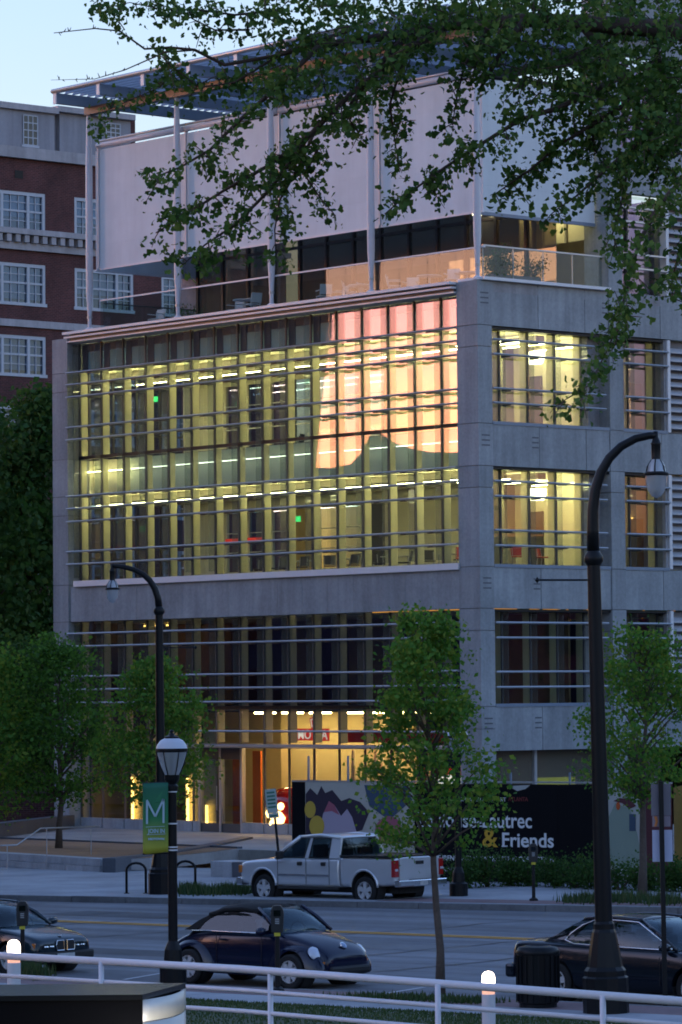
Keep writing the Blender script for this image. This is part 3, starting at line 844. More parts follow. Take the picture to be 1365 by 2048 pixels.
# white screens
SZ0, SZ1 = 21.80, 26.40
spans = [(PX[0] + .15, PX[1] - .02)] + [(PX[k] + .1, PX[k + 1] - .02) for k in (1, 2)] + [(PX[3] + .1, -.30)]
for a, b in spans:
    nrow = 5
    e = sub('white_screen')
    for i in range(nrow):
        z0 = SZ0 + (SZ1 - SZ0) * i / nrow; z1 = SZ0 + (SZ1 - SZ0) * (i + 1) / nrow
        piece('screen_panel', fabric, a, b, .60 + RND.uniform(-.0005, .0005), .64, z0 + .0015, z1 - .0015, e)
    piece('screen_edge', polem, a - .09, a - .03, .55, .68, SZ0, SZ1 + .1, e)
    MB().tube([(a - .1, .58, SZ1 + .16), (b + .1, .58, SZ1 + .16)], .11, 10).build('screen_top_tube', polem, e, smooth=True)
    MB().tube([(a - .1, .62, SZ1 + .34), (b + .1, .62, SZ1 + .34)], .05, 8).build('screen_top_rail', alu, e, smooth=True)
    piece('screen_bottom_rail', whitem, a, b, .57, .66, SZ0 - .07, SZ0 - .002, e)
e = sub('white_screen')
for i in range(5):
    z0 = SZ0 + (SZ1 - SZ0) * i / 5; z1 = SZ0 + (SZ1 - SZ0) * (i + 1) / 5
    piece('screen_panel', fabric, -.64, -.60, .75, 6.25, z0 + .0015, z1 - .0015, e)
piece('screen_bottom_rail', bluepaint, -.67, -.57, .7, 6.25, SZ0 - .12, SZ0 - .002, e)
MB().tube([(-.6, .6, SZ1 + .1), (-.6, 6.25, SZ1 + .1)], .09, 8).build('screen_top_tube', darkm, e, smooth=True)
e = sub('white_screen')
for i in range(5):
    z0 = SZ0 + (SZ1 - SZ0) * i / 5; z1 = SZ0 + (SZ1 - SZ0) * (i + 1) / 5
    piece('screen_panel', fabric, -22.40, -22.36, .75, 6.3, z0 + .0015, z1 - .0015, e)
piece('screen_bottom_rail', whitem, -22.42, -22.34, .7, 6.3, SZ0 - .07, SZ0 - .002, e)
piece('penthouse_wall', mat('penthouse_beige', (.42, .37, .33), .85, nscale=4, namt=.1), -16.8, -1.25, 9.4, 14, 24.7, 27.3)
piece('pavilion_roof', mat('terrace_soffit', (.40, .38, .34), .8, nscale=3, namt=.06), -17.6, -1.25, 5.2, 9.4, 24.3, 24.6)
# terrace pavilion: glazed wall in two rows
PW = 5.0
pu0 = FZ(396, 560, PW)[0]
piece('pavilion_pier', stone, FZ(360, 560, PW)[0], pu0, PW, PW + 1.2, 19.3, 24.3)
brz = mat('bronze_frame', (.07, .05, .045), .5, .2, nscale=5, namt=.1)
nb_ = 13
ztr = FZ(660, 486, PW)[1]
for i in range(nb_):
    a = pu0 + (-1.25 - pu0) * i / nb_; b = pu0 + (-1.25 - pu0) * (i + 1) / nb_
    piece('glass_pane', glassb, a + .06, b - .06, PW + .02, PW + .045, 19.32, ztr - .05)
    piece('glass_pane', glassb, a + .06, b - .06, PW + .02, PW + .045, ztr + .05, 24.3)
    piece('pavilion_mullion', brz if i else darkm, a - .06, a + .06, PW - .05, PW + .12, 19.3, 24.3)
for i in range(4, nb_ - 3):
    a = pu0 + (-1.25 - pu0) * i / nb_; b = pu0 + (-1.25 - pu0) * (i + 1) / nb_
    piece('pavilion_pane_backing', mat('taupe_backing', (.30, .275, .22), .8, nscale=5, namt=.08), a + .12, b - .12, PW + .10, PW + .12, 19.4 + (1.2 if i % 3 else .3), 24.2)  # invented backing that lightens the dark pavilion panes
piece('pavilion_transom', brz, pu0, -1.25, PW - .03, PW + .1, ztr - .05, ztr + .05)
for i in range(0, nb_, 2):
    a = pu0 + (-1.25 - pu0) * i / nb_
    piece('pavilion_fin', mat('olive_fin', (.22, .19, .07), .6, nscale=4, namt=.1), a + .1, a + .3, PW + .2, PW + .5, 19.3, 24.2)
for pa, pb in ((400, 456), (492, 508), (538, 552), (596, 1260)):
    a, b = FZ(pa, 560, 9.2)[0], FZ(pb, 560, 9.2)[0]
    piece('pavilion_rear_wall', mat('pavilion_wall', (.38, .33, .24), .8, nscale=3, namt=.1), a, b, 9.2, 9.35, 19.3, 24.2)
# lit rear rooms seen behind the terrace
for a, b in ((-4.6, -3.5), (-3.3, -2.3), (-2.1, -1.3)):
    piece('lit_room_wall', wallm, a, b, PW + 1.4, PW + 1.5, 21.3, 22.9)
piece('strip_lamp', lampw, -4.4, -1.5, PW + .6, PW + .68, 23.0, 23.08)
MB().lathe([(0, 0), (.16, .0), (.18, .05)], 14, (-4.9, 4.6, 22.4)).build('soffit_lamp', lampb, mus)
# glass railing
for i in range(15):
    a = -21.6 + i * 1.44; b = a + 1.42
    piece('railing_pane', glassr, a, b, .34, .36, 19.38, 20.48)
piece('railing_cap', whitem, -21.6, .02, .31, .39, 20.48, 20.53)
for i in range(4):
    a = .55 + i * 1.42
    piece('railing_pane', glassr, -.26, -.24, a, a + 1.40, 19.48, 20.56)
    piece('railing_post', alu, -.30, -.26, a - .03, a + .0, 19.48, 20.56)
piece('railing_cap', alu, -.30, -.2, .5, 6.27, 20.56, 20.61)
for i in range(3):
    piece('railing_pane', glassr, -21.64, -21.62, .5 + i * 1.9, 2.36 + i * 1.9, 19.4, 20.4)
piece('railing_cap', alud, -21.66, -21.6, .5, 6.2, 20.4, 20.44)
# roof canopy of steel beams and slats
for k in range(9):
    u = PX[0] + 2.74 * k
    piece('canopy_beam', bluepaint, u - .09, u + .09, -1.40, 9.2, 28.02, 28.42)
    piece('beam_cap', whitem, u - .092, u + .092, -1.43, -1.40, 28.0, 28.44)
piece('canopy_main_beam', copper, PX[0] - .1, PX[4] + .2, .05, .40, 27.72, 28.01)
piece('canopy_main_beam', copper, PX[0] - .2, PX[4] + .2, 6.8, 7.1, 27.72, 28.01)
i = 0
w = -1.25
while w < 9.1:
    MB().prism([(PX[0] - .12, w, 28.44), (PX[0] - .12, w + .05, 28.44), (PX[0] - .12, w + .19, 28.62), (PX[0] - .12, w + .14, 28.62)], (22.6, 0, 0)).build('canopy_slat', bluepaint, mus)
    w += .36
MB().tube([(PX[0] - .15, -1.42, 28.5), (PX[4] + .4, -1.42, 28.5)], .09, 8).build('canopy_edge_tube', alu, mus, smooth=True)
# tall rear block windows on the side face
for z0, z1 in ((19.40, 22.9), (24.5, 27.8)):
    for a, b in ((6.99, 7.75), (7.75, 9.06)):
        piece('glass_pane', glass, -GW - .045, -GW - .02, a + .03, b - .03, z0, z1)
    for w in (7.75, 9.06): piece('mullion', alud, -GW - .16, -GW + .06, w - .035, w + .035, z0, z1)
    for z in (z0 + .85, z0 + 1.35, z1 - .5, z1 - 1.0):
        MB().box(-.13, .02, 7.0, 9.2, z - .03, z + .03).build('sunshade_bar', alu, mus)
    piece('exit_sign', exitm, -1.9, -1.5, 8.6, 8.66, z1 - 1.5, z1 - 1.3)
    piece('interior_wall', mat('dim_wall', (.4, .4, .38), .8), -3.0, -.7, 9.5, 9.6, z0, z1)
bands_side_hi = ((22.9, 24.5), (27.8, 31.0))
for z0, z1 in bands_side_hi:
    for a, b in ((6.98, 8.9), (8.9, 11.2), (11.2, 13.5), (13.5, 16)):
        piece('concrete_panel', concrete, -.36, -.05, a + J, b - J, z0, z1)
# MODA sign boards behind the glass
sg = thing('museum_sign_boards', 'red boards with white letters M O D A, one tilted, behind the lobby glass', 'sign', loc=CB, rz=ROTB)
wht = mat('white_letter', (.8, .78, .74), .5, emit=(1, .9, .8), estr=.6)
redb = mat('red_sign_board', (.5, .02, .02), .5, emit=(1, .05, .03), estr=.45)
SGW = 1.4
def sboard(px, py, pw, ph, ch, tilt=0.0):
    u0_, z0_ = FZ(px, py + ph, SGW); u1_, z1_ = FZ(px + pw, py, SGW)
    e = bpy.data.objects.new('sign_board', None); COL.objects.link(e); e.parent = sg
    e.location = ((u0_ + u1_) / 2, SGW, (z0_ + z1_) / 2); e.rotation_euler = (0, tilt, 0)
    hw, hh = (u1_ - u0_) / 2, (z1_ - z0_) / 2
    B(-hw, hw, 0, .06, -hh, hh).build('board', redb, e)
    t = text_mesh(ch, hh * 2.1, wht, 'letter', e, (-hw * .72 * len(ch) / max(1, len(ch)), -.012, -hh * .72), (math.pi / 2, 0, 0), bold=.008)
    tw_ = max(v.co.x for v in t.data.vertices); t.scale = (hw * 1.7 / tw_, 1, 1); t.location.x = -hw * .85
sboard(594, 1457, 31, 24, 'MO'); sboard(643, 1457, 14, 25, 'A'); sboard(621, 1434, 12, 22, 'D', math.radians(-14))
# unidentified red glossy object in the lobby window; globes give its golden glow
pod = thing('display_pod', 'glossy red rounded display piece with bright golden lamps inside the lobby window', 'display', loc=PL(*(lambda t: (t[0], 1.5))(FZ(588, 1610, 1.5)), PZ), rz=ROTB)
rg = mat('glossy_red_shell', (.55, .015, .01), .15, coat=1.0)
b = MB(); b.lathe([(.0, 0), (.75, .12), (.95, .5), (.9, .95), (.6, 1.3), (0, 1.42)], 22); b.build('shell', rg, pod, smooth=True, loc=(0, 0, .3))
gl = mat('golden_lamp', (.9, .7, .3), .4, emit=(1, .62, .2), estr=5)
for x, z, r in ((-.25, .75, .22), (.15, .6, .28), (-.1, .35, .2), (.3, 1.0, .15)):
    MB().lathe([(0, -r), (r * .7, -r * .7), (r, 0), (r * .7, r * .7), (0, r)], 12, (x, -.85, z)).build('lamp_globe', gl, pod, smooth=True)
for x in (-.5, .5): MB().tube([(x, -.3, 0), (x, -.3, .4)], .07, 8).build('foot', darkm, pod)
# ------------------------------------------------------------------ brick building behind
BO = at_depth(85, 700, 185.0); BO.z = 0
def BZ(px, py, y=0.0):
    P = on_plane(px, py, BO + Vector((-math.sin(PHI), math.cos(PHI), 0)) * y, Vector((-math.sin(PHI), math.cos(PHI), 0)))
    return (P - BO).dot(EW), P.z
bb = thing('brick_building', 'old dark red brick building with white sash windows and a grey attic', 'building', loc=BO, rz=PHI)
zr = {k: BZ(85, y)[1] for k, y in dict(cor=300, cor2=322, mid=463, mid2=502, st=643, st2=657).items()}
XL, XR = -9.0, 16.0
rows = [(BZ(60, 385)[1], BZ(60, 462)[1]), (BZ(60, 528)[1], BZ(60, 606)[1]), (BZ(60, 672)[1], BZ(60, 748)[1]), (BZ(60, 813)[1], BZ(60, 880)[1]), (BZ(60, 955)[1], BZ(60, 1025)[1]), (BZ(60, 1095)[1], BZ(60, 1165)[1])]
pitchx = BZ(209, 560)[0] - BZ(31, 555)[0]
xc0 = BZ(31, 555)[0]
hw = (BZ(92, 560)[0] - BZ(-30, 555)[0]) / 2
wins = [xc0 + pitchx * k for k in (-1, 0, 1, 2)]
# brick wall as bands between the window openings
def bpiece(name, m, x0, x1, y0, y1, z0, z1, parent=bb): return B(x0, x1, y0, y1, z0, z1).build(name, m, parent)
edges = [-1.2] + [v for r in reversed(rows) for v in (r[1], r[0])] + [zr['cor2']]
for i in range(0, len(edges) - 1):
    z0, z1 = edges[i], edges[i + 1]
    if i % 2 == 0:
        bpiece('brick_wall', brickm, XL, XR, 0, .5, z0, z1)
    else:
        xs = [XL] + [v for c in wins for v in (c - hw, c + hw)] + [XR]
        for a, b in zip(xs[0::2], xs[1::2]):
            if b > a: bpiece('brick_wall', brickm, a, b, 0, .5, z0, z1)
bpiece('building_core', darkwall, XL, XR, 1.2, 14, -1.2, zr['cor'] - .3)
for z1, z0 in rows:
    for c in wins:
        w_ = bpiece('window', sashm, c - hw - .06, c + hw + .06, -.05, .05, z0 - .16, z0, bb)  # sill
        w_.name = 'window'
        B(c - hw, c + hw, .02, .16, z1 - .18, z1).build('frame', sashm, w_)
        for a in (c - hw, c - hw * .46, c + hw * .40, c + hw - .16):
            B(a, a + .16, .02, .16, z0, z1 - .18).build('frame', sashm, w_)
        for a, b in ((c - hw + .16, c - hw * .46), (c - hw * .46 + .16, c + hw * .40), (c + hw * .40 + .16, c + hw - .16)):
            B(a, b, .13, .15, z0, z1 - .18).build('pane', house, w_)
            zm = (z0 + z1) / 2
            B(a, b, .05, .12, zm - .05, zm + .05).build('sash_bar', sashm, w_)
            n = 2 if b - a < .9 else 3
            for k in range(1, n):
                x = a + (b - a) * k / n
                B(x - .02, x + .02, .08, .125, z0, z1 - .18).build('glazing_bar', sashm, w_)
            for zz in (z0 + (zm - z0) * .5, zm + (z1 - zm) * .45):
                B(a, b, .08, .124, zz - .02, zz + .02).build('glazing_bar', sashm, w_)
        bl = mat('window_blind', (.27, .40, .52), .9, nscale=4, namt=.08)
        B(c - hw + .1, c + hw - .1, .3, .34, z0 + RND.choice((.2, .7)), z1 - .1).build('blind', bl, w_)
bpiece('cornice', stone, XL, XR, -.25, .5, zr['cor2'], zr['cor'])
bpiece('cornice', stone, XL, XR, -.45, .3, BZ(85, 474)[1], zr['mid'])
bpiece('cornice', stone, XL, XR, -.18, .0, zr['mid2'] - .05, BZ(85, 490)[1])
nd = int((XR - XL) / .55)
for i in range(nd):
    x = XL + i * .55
    B(x, x + .28, -.38, -.02, BZ(85, 490)[1] + .01, BZ(85, 475)[1]).build('dentil', stone, bb)
bpiece('string_course', stone, XL, XR, -.12, .2, zr['st2'], zr['st'])
bpiece('air_brick', darkm, BZ(30, 340)[0], BZ(46, 340)[0], -.02, .1, BZ(38, 357)[1], BZ(38, 341)[1])
# attic storey set back
a0, a1 = BZ(16, 250, 2)[0], BZ(262, 260, 2)[0]
ztop, zb = BZ(100, 218, 1)[1], zr['cor'] - .2
x0, x1 = BZ(115, 250, 1.2)[0], BZ(257, 260, 1.2)[0]
bpiece('attic_wall', stucco, x0, x1, 1.0, 9, zb, BZ(180, 232, 1)[1])
bpiece('attic_wall', stucco, XL, BZ(100, 250, 1.2)[0], .8, 9, zb, BZ(60, 224, 1)[1])
bpiece('attic_wall', stucco, BZ(100, 250, 1.2)[0], x0, 1.3, 9, zb, BZ(110, 226, 1)[1])
bpiece('attic_coping', stone, XL, BZ(105, 250, 1.2)[0], .6, 9, BZ(60, 224, 1)[1], BZ(60, 212, 1)[1])
bpiece('attic_coping', stone, BZ(105, 250, 1.2)[0] + .01, x1 + .1, .7, 9, BZ(180, 232, 1)[1], BZ(180, 221, 1)[1])
bpiece('chimney', brickm, x1 + .01, BZ(271, 270, 1.2)[0], 1.2, 4, zb, BZ(265, 232, 1)[1])
for xa, xb, yt, yb in ((46, 74, 230, 289), (216, 244, 245, 281)):
    u0_, u1_ = BZ(xa, yt, .8)[0], BZ(xb, yt, .8)[0]; z1_, z0_ = BZ(xa, yt, .8)[1], BZ(xa, yb, .8)[1]
    yy = .78 if xa < 100 else .98
    w_ = B(u0_ - .1, u1_ + .1, yy - .05, yy + .04, z0_ - .12, z0_).build('window', sashm, bb)
    B(u0_, u1_, yy - .03, yy, z0_, z1_).build('pane', mat('dark_window_glass', (.015, .02, .03), .08), w_)
    for k in range(4):
        x = u0_ + (u1_ - u0_) * k / 3
        B(x - .025, x + .025, yy - .05, yy - .031, z0_, z1_).build('glazing_bar', sashm, w_)
    for k in range(5):
        z = z0_ + (z1_ - z0_) * k / 4
        B(u0_, u1_, yy - .056, yy - .051, z - .025, z + .025).build('glazing_bar', sashm, w_)
# ------------------------------------------------------------------ trees
def leaf_cloud(P, size, mats, fan=False, flat=.5):
    """leaf-sized folded faces at the points P (n x 3)"""
    n = len(P)
    a = NPR.normal(size=(n, 3)); a /= np.linalg.norm(a, axis=1)[:, None]
    b = NPR.normal(size=(n, 3)); b[:, 2] -= flat
    b -= a * (a * b).sum(1)[:, None]; b /= np.linalg.norm(b, axis=1)[:, None]
    nr = np.cross(a, b)
    s = size * (.5 + 1.1 * NPR.random(n) ** 1.3)[:, None]
    if not fan:
        V = np.stack([P, P + a * s * .38 + b * s * .5 + nr * s * .12, P + b * s, P - a * s * .38 + b * s * .5 + nr * s * .12], 1)
        F = np.array([[0, 1, 2], [0, 2, 3]])
    else:
        V = np.stack([P, P + (a * .52 + b * .62) * s + nr * s * .12, P + (a * .30 + b * .98) * s, P + b * s * .84 - nr * s * .05, P + (-a * .30 + b * .98) * s, P + (-a * .52 + b * .62) * s + nr * s * .12], 1)
        F = np.array([[0, 1, 2], [0, 2, 3], [0, 3, 4], [0, 4, 5]])
    k = V.shape[1]
    faces = (F[None] + (np.arange(n) * k)[:, None, None]).reshape(-1, 3)
    me = bpy.data.meshes.new('foliage')
    V = V.reshape(-1, 3)
    me.vertices.add(len(V)); me.vertices.foreach_set('co', V.astype(np.float32).ravel())
    me.loops.add(len(faces) * 3); me.loops.foreach_set('vertex_index', faces.astype(np.int32).ravel())
    me.polygons.add(len(faces)); me.polygons.foreach_set('loop_start', np.arange(0, len(faces) * 3, 3, dtype=np.int32))
    for m in mats: me.materials.append(m)
    me.polygons.foreach_set('material_index', np.repeat(NPR.integers(0, len(mats), n), len(F)).astype(np.int32))
    me.update(calc_edges=True); me.validate()
    return me
lf = [mat('leaf_green', (.095, .21, .035), .7, trans=.35, spec=.15), mat('leaf_mid', (.068, .165, .03), .7, trans=.35, spec=.15), mat('leaf_yellow', (.16, .225, .035), .7, trans=.35, spec=.15)]
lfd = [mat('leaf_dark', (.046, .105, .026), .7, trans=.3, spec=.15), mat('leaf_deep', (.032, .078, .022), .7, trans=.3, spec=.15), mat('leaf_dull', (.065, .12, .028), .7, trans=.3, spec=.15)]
def street_tree(label, base, rows, ppm, trunk_r, n_cl, n_leaf, size, mats, group=None, name='street_tree', spread=.24, depth=1.0, limb_r=.5, trunk_px=None):
    """rows: (height above base, sideways offset of the crown's middle, crown radius), all in metres"""
    t = thing(name, label, 'tree', loc=base, group=group)
    H = rows[-1][0]
    hs = [r[0] for r in rows]
    def at(h): return np.interp(h, hs, [r[1] for r in rows]), np.interp(h, hs, [r[2] for r in rows])
    rx = Vector((1, 0, 0)); ry = Vector((0, 1, 0))
    tb = MB(); pts, rad = [], []
    for i in range(9):
        f = i / 8; h = f * H * .93
        off = at(max(h, hs[0]))[0] * min(1, h / max(hs[0], .01)) * min(1, .3 + h / H)
        pts.append(Vector((off + RND.uniform(-.03, .03) * (f > 0), RND.uniform(-.04, .04) * (f > 0), h))); rad.append(trunk_r * (1 - .86 * f) * (1.25 if i == 0 else 1))
    tb.tube(pts, rad, 9); tr = tb.build('trunk', barkm, t, smooth=True)
    cl = []; lb = MB()
    for i in range(n_cl):
        h = hs[0] + (H - hs[0]) * RND.random() ** .9
        c, r = at(h)
        a = RND.uniform(0, 6.283); q = RND.random() ** .45 * r
        p = Vector((c + q * math.cos(a), q * math.sin(a) * depth, h + RND.uniform(-.1, .1)))
        cl.append((p, r))
        if i % 2 == 0:
            h0 = max(hs[0] * .95, h - q * .9 - .1); k = min(7, max(0, int(h0 / (H * .93) * 8)))
            f = (h0 / (H * .93)) * 8 - k; s0 = pts[k].lerp(pts[min(8, k + 1)], f)
            midp = s0.lerp(p, .55) + Vector((0, 0, .06))
            r0 = trunk_r * limb_r * (1 - .7 * h0 / H)
            lb.tube([s0, midp, p], [r0, r0 * .6, r0 * .25], 5)
    lb.build('limbs', barkm, t, smooth=True)
    pp = []
    for p, r in cl:
        k = int(n_leaf * RND.uniform(.5, 1.5)); s = spread * (0.55 + .45 * min(1, r))
        g = NPR.normal(size=(k, 3)) * np.array([s, s, s * .75]) * RND.uniform(.6, 1.25)
        pp.append(np.array(p) + g)
    me = leaf_cloud(np.concatenate(pp), size, mats)
    o = bpy.data.objects.new('crown', me); COL.objects.link(o); o.parent = t; o['kind'] = 'stuff'
    return t
def px_rows(base, px0, rows, Y):
    """crown rows given as (y, x-left, x-right) in the photo, turned to metres at the tree's own distance"""
    out = []
    for y, xl, xr in rows:
        a, b = at_depth(xl, y, Y), at_depth(xr, y, Y)
        out.append((a.z - base.z, (a.x + b.x) / 2 - base.x, abs(b.x - a.x) / 2))
    return sorted(out)
bT = G(881, 1988)
street_tree('young thin trunked street tree on the near pavement before the black banner', bT,
    px_rows(bT, 881, [(1700, 800, 930), (1650, 720, 1010), (1590, 705, 1020), (1530, 735, 985), (1480, 760, 965), (1400, 760, 930), (1340, 758, 930), (1270, 785, 915), (1225, 800, 890)], bT.y), 112, .075, 120, 88, .078, lf, spread=.18)
bT = G(1285, 1792)
street_tree('leafy street tree on the far pavement beside the back of the sign post', bT,
    px_rows(bT, 1285, [(1590, 1220, 1350), (1540, 1160, 1420), (1480, 1150, 1430), (1400, 1195, 1400), (1330, 1205, 1370), (1260, 1230, 1330)], bT.y), 80, .11, 105, 85, .10, lf, group='young street trees by the museum', spread=.26)
bT = HZ(118, 1697, PZ)
street_tree('dark young tree with bare pale trunk in the middle of the brown planting bed', bT,
    px_rows(bT, 118, [(1590, 70, 190), (1540, 30, 215), (1460, 20, 220), (1390, 35, 205), (1330, 55, 180), (1290, 75, 145)], bT.y), 58, .11, 110, 90, .125, lf[:2] + lfd[:1], group='young street trees by the museum', spread=.34)
bT = HZ(318, 1708, PZ)
street_tree('rounded young tree right behind the tall lamp with the curved arm and the green banner', bT,
    px_rows(bT, 318, [(1590, 225, 400), (1540, 190, 415), (1480, 195, 410), (1420, 230, 395), (1370, 250, 370), (1320, 270, 320)], bT.y), 60, .11, 110, 92, .12, lf, group='young street trees by the museum', spread=.32)
bT = HZ(-22, 1700, PZ)
street_tree('young tree at the end of the planting bed, half cut off by the frame', bT,
    px_rows(bT, -22, [(1640, -70, 40), (1580, -110, 62), (1500, -110, 75), (1430, -100, 50), (1360, -80, 25), (1300, -50, 10)], bT.y), 58, .11, 95, 85, .125, lf, group='young street trees by the museum', spread=.34)
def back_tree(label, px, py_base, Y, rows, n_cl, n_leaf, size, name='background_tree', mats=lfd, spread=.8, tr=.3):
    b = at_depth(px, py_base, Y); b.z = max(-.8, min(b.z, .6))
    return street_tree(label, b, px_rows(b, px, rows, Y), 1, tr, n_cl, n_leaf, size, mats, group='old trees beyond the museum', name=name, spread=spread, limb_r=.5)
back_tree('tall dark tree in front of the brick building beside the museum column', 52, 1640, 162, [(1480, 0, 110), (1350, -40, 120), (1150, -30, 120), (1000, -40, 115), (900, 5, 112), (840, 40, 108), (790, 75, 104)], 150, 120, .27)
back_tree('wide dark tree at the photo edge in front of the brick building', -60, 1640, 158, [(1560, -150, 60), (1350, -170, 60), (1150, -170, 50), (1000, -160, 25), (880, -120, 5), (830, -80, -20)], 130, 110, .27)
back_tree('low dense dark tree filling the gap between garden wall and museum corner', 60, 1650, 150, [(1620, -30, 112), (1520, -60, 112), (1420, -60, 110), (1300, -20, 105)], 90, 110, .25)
# ------------------------------------------------------------------ hedge and planting along the hoarding
FA, FB_ = G(592, 1760), G(1420, 1768)
fdir = (FB_ - FA); fdir.z = 0; flen = fdir.length; fdir.normalize()
fn = Vector((fdir.y, -fdir.x, 0))
if fn.dot(SV) < 0: fn = -fn
hedge_words = ['beside the far lamp base', 'left of the far parking meter', 'behind the far parking meter', 'under the painted figure panel', 'by the far tree trunk', 'next to the sign post']
hx = [(925, 1782, .55), (975, 1780, .6), (1020, 1778, .5), (1062, 1778, .62), (1108, 1780, .5), (1150, 1782, .58), (1195, 1784, .6), (1240, 1786, .7), (1290, 1787, .5), (1335, 1789, .55), (1375, 1789, .5)]
hl = ['bushy evergreen shrub beside the base of the lamp post behind the pickup', 'dark shrub second from the far lamp post, below the banner lettering', 'low shrub under the small white lettering of the banner', 'shrub directly behind the far parking meter', 'shrub just past the far parking meter', 'feathery shrub below the empty black part of the banner', 'shrub against the tall black lamp where the banner ends', 'large dark shrub in front of the pale green painted figure', 'shrub at the foot of the far pavement tree', 'shrub beside the sign post pole on the far pavement', 'last shrub of the row, cut by the photo edge']
def shrub(label, base, r, h, n, group=None, size=.07, mats=lfd, cat='shrub'):
    t = thing('shrub', label, cat, loc=base, group=group)
    st_ = MB(); P = []
    for i in range(9):
        a = RND.uniform(0, 6.28); q = RND.random() ** .5 * r; tip = Vector((q * math.cos(a), q * math.sin(a) * .8, h * RND.uniform(.45, 1)))
        st_.tube([(0, 0, -.05), tip * .5 + Vector((0, 0, .05)), tip], [.02, .015, .006], 5)
        P.append(np.array(tip)[None] * NPR.uniform(.35, 1.05, (n // 9, 1)) + NPR.normal(size=(n // 9, 3)) * r * .26)
    st_.build('stem', barkm, t)
    P = np.concatenate(P); P[:, 2] = np.abs(P[:, 2])
    o = bpy.data.objects.new('foliage', leaf_cloud(P, size, mats)); COL.objects.link(o); o.parent = t; o['kind'] = 'stuff'
    return t
for (x, y, r), l in zip(hx, hl):
    shrub(l, G(x, y - 6), r, RND.uniform(.65, 1.0), 1500, 'shrubs along the hoarding')
def tuft(pts, n, h, label):
    def pl():
        x, y, sx, sy = RND.choice(pts)
        return G(x + RND.gauss(0, sx), y + RND.gauss(0, sy), .15)
    return blades('verge_grass', pl, n, h, .02, [g1, g2, g3])
tuft([(420, 1788, 34, 2), (470, 1786, 20, 2), (380, 1785, 14, 2)], 1500, .28, '')
tuft([(1180, 1804, 30, 2), (1250, 1802, 26, 3), (1330, 1805, 30, 3)], 1600, .26, '')
tuft([(75, 1955, 12, 3), (62, 1950, 12, 3)], 500, .25, '')
tuft([(760, 1995, 50, 2), (850, 1999, 40, 2), (940, 2004, 30, 2)], 1200, .10, '')
# ------------------------------------------------------------------ hoarding with its posters
FH = 3.02
hd = thing('construction_hoarding', 'black construction hoarding along the far pavement wrapped in exhibition posters and lettering', 'hoarding', loc=FA, rz=math.atan2(fdir.y, fdir.x))
def fx(px, py=1640):
    P = on_plane(px, py, FA, fn); return (P - FA).dot(fdir), P.z - FA.z
LX = {k: fx(k)[0] for k in (585, 612, 800, 830, 955, 1215, 1285, 1345, 1400)}
zt = lambda px: fx(px, 1563 + (px - 585) * .006)[1]
zT = (fx(700, 1564)[1] + fx(1060, 1567)[1]) / 2
zB = -.1
blackv = mat('black_vinyl', (.006, .006, .008), .6, nscale=2, namt=.2, spec=.12)
cream = mat('poster_cream', (.46, .42, .36), .7, nscale=4, namt=.08)
plum = mat('poster_plum', (.035, .022, .04), .7)
yelp = mat('poster_yellow', (.55, .36, .05), .7)
lilac = mat('poster_lilac', (.42, .34, .42), .7)
rose = mat('poster_rose', (.36, .10, .14), .7)
sage = mat('poster_sage', (.24, .30, .25), .7)
palep = mat('poster_pale', (.42, .42, .40), .7)
oxblood = mat('poster_oxblood', (.09, .022, .03), .7)
slate = mat('poster_slate', (.05, .08, .13), .7)
orngp = mat('poster_orange', (.5, .09, .02), .7)
ochre = mat('plank_ochre', (.30, .20, .04), .7, nscale=5, namt=.2)
def hpiece(name, m, a, b, z0, z1, y0=-.02, y1=.04):
    return B(a, b, y0, y1, z0, z1).build(name, m, hd)
segs = [(LX[585], LX[612], blackv), (LX[612], LX[830], cream), (LX[1215], LX[1285], palep), (LX[1285], LX[1345], oxblood)]
for a, b, m in segs: hpiece('poster_panel', m, a + .004, b - .004, zB, zT)
n = 4
for i in range(n):
    a = LX[830] + (LX[1215] - LX[830]) * i / n; b = LX[830] + (LX[1215] - LX[830]) * (i + 1) / n
    hpiece('banner_panel', blackv, a + .004, b - .004, zB, zT - .03)
B(LX[585], LX[1345], -.03, .05, zT + .004, zT + .05).build('top_rail', alu, hd)
MB().prism([(LX[1345], .1, zB), (LX[1345] + 1.2, -.9, zB), (LX[1345] + 1.2, -.9, zT + .1), (LX[1345], .1, zT - .1)], (0, .05, 0)).build('plywood_panel', ochre, hd)
MB().bar((LX[1285], -.1, .25), (LX[1345] + 1.0, -.6, .25), .05, .08).build('base_rail', stone, hd)
for px in (614, 693, 1019, 1137): 
    x = fx(px)[0]
    B(x - .022, x + .022, .1, .15, zB, fx(px, 1512 if px < 1000 else 1545)[1]).build('brace_post', bluepaint, hd)
def flat_shape(name, pts, m, lay):
    MB().prism([(x, -.02 - lay * .006, z) for x, z in pts], (0, -.004, 0)).build(name, m, hd)
def pxs(pts): return [fx(*p) for p in pts]
def blob(cx_, cy_, rx, ry, n=18, wob=.0):
    return pxs([(cx_ + rx * math.cos(2 * math.pi * i / n) * (1 + RND.uniform(-wob, wob)), cy_ + ry * math.sin(2 * math.pi * i / n) * (1 + RND.uniform(-wob, wob))) for i in range(n)])
flat_shape('poster_shape', pxs([(613, 1588), (622, 1576), (636, 1590), (644, 1572), (652, 1586), (666, 1580), (684, 1602), (700, 1596), (722, 1604), (740, 1625), (726, 1660), (690, 1672), (613, 1672)]), plum, 1)
flat_shape('poster_shape', blob(622, 1619, 11, 17), yelp, 2)
flat_shape('poster_shape', pxs([(648, 1628), (660, 1604), (672, 1612), (684, 1632), (696, 1618), (706, 1634), (716, 1668), (640, 1672)]), lilac, 3)
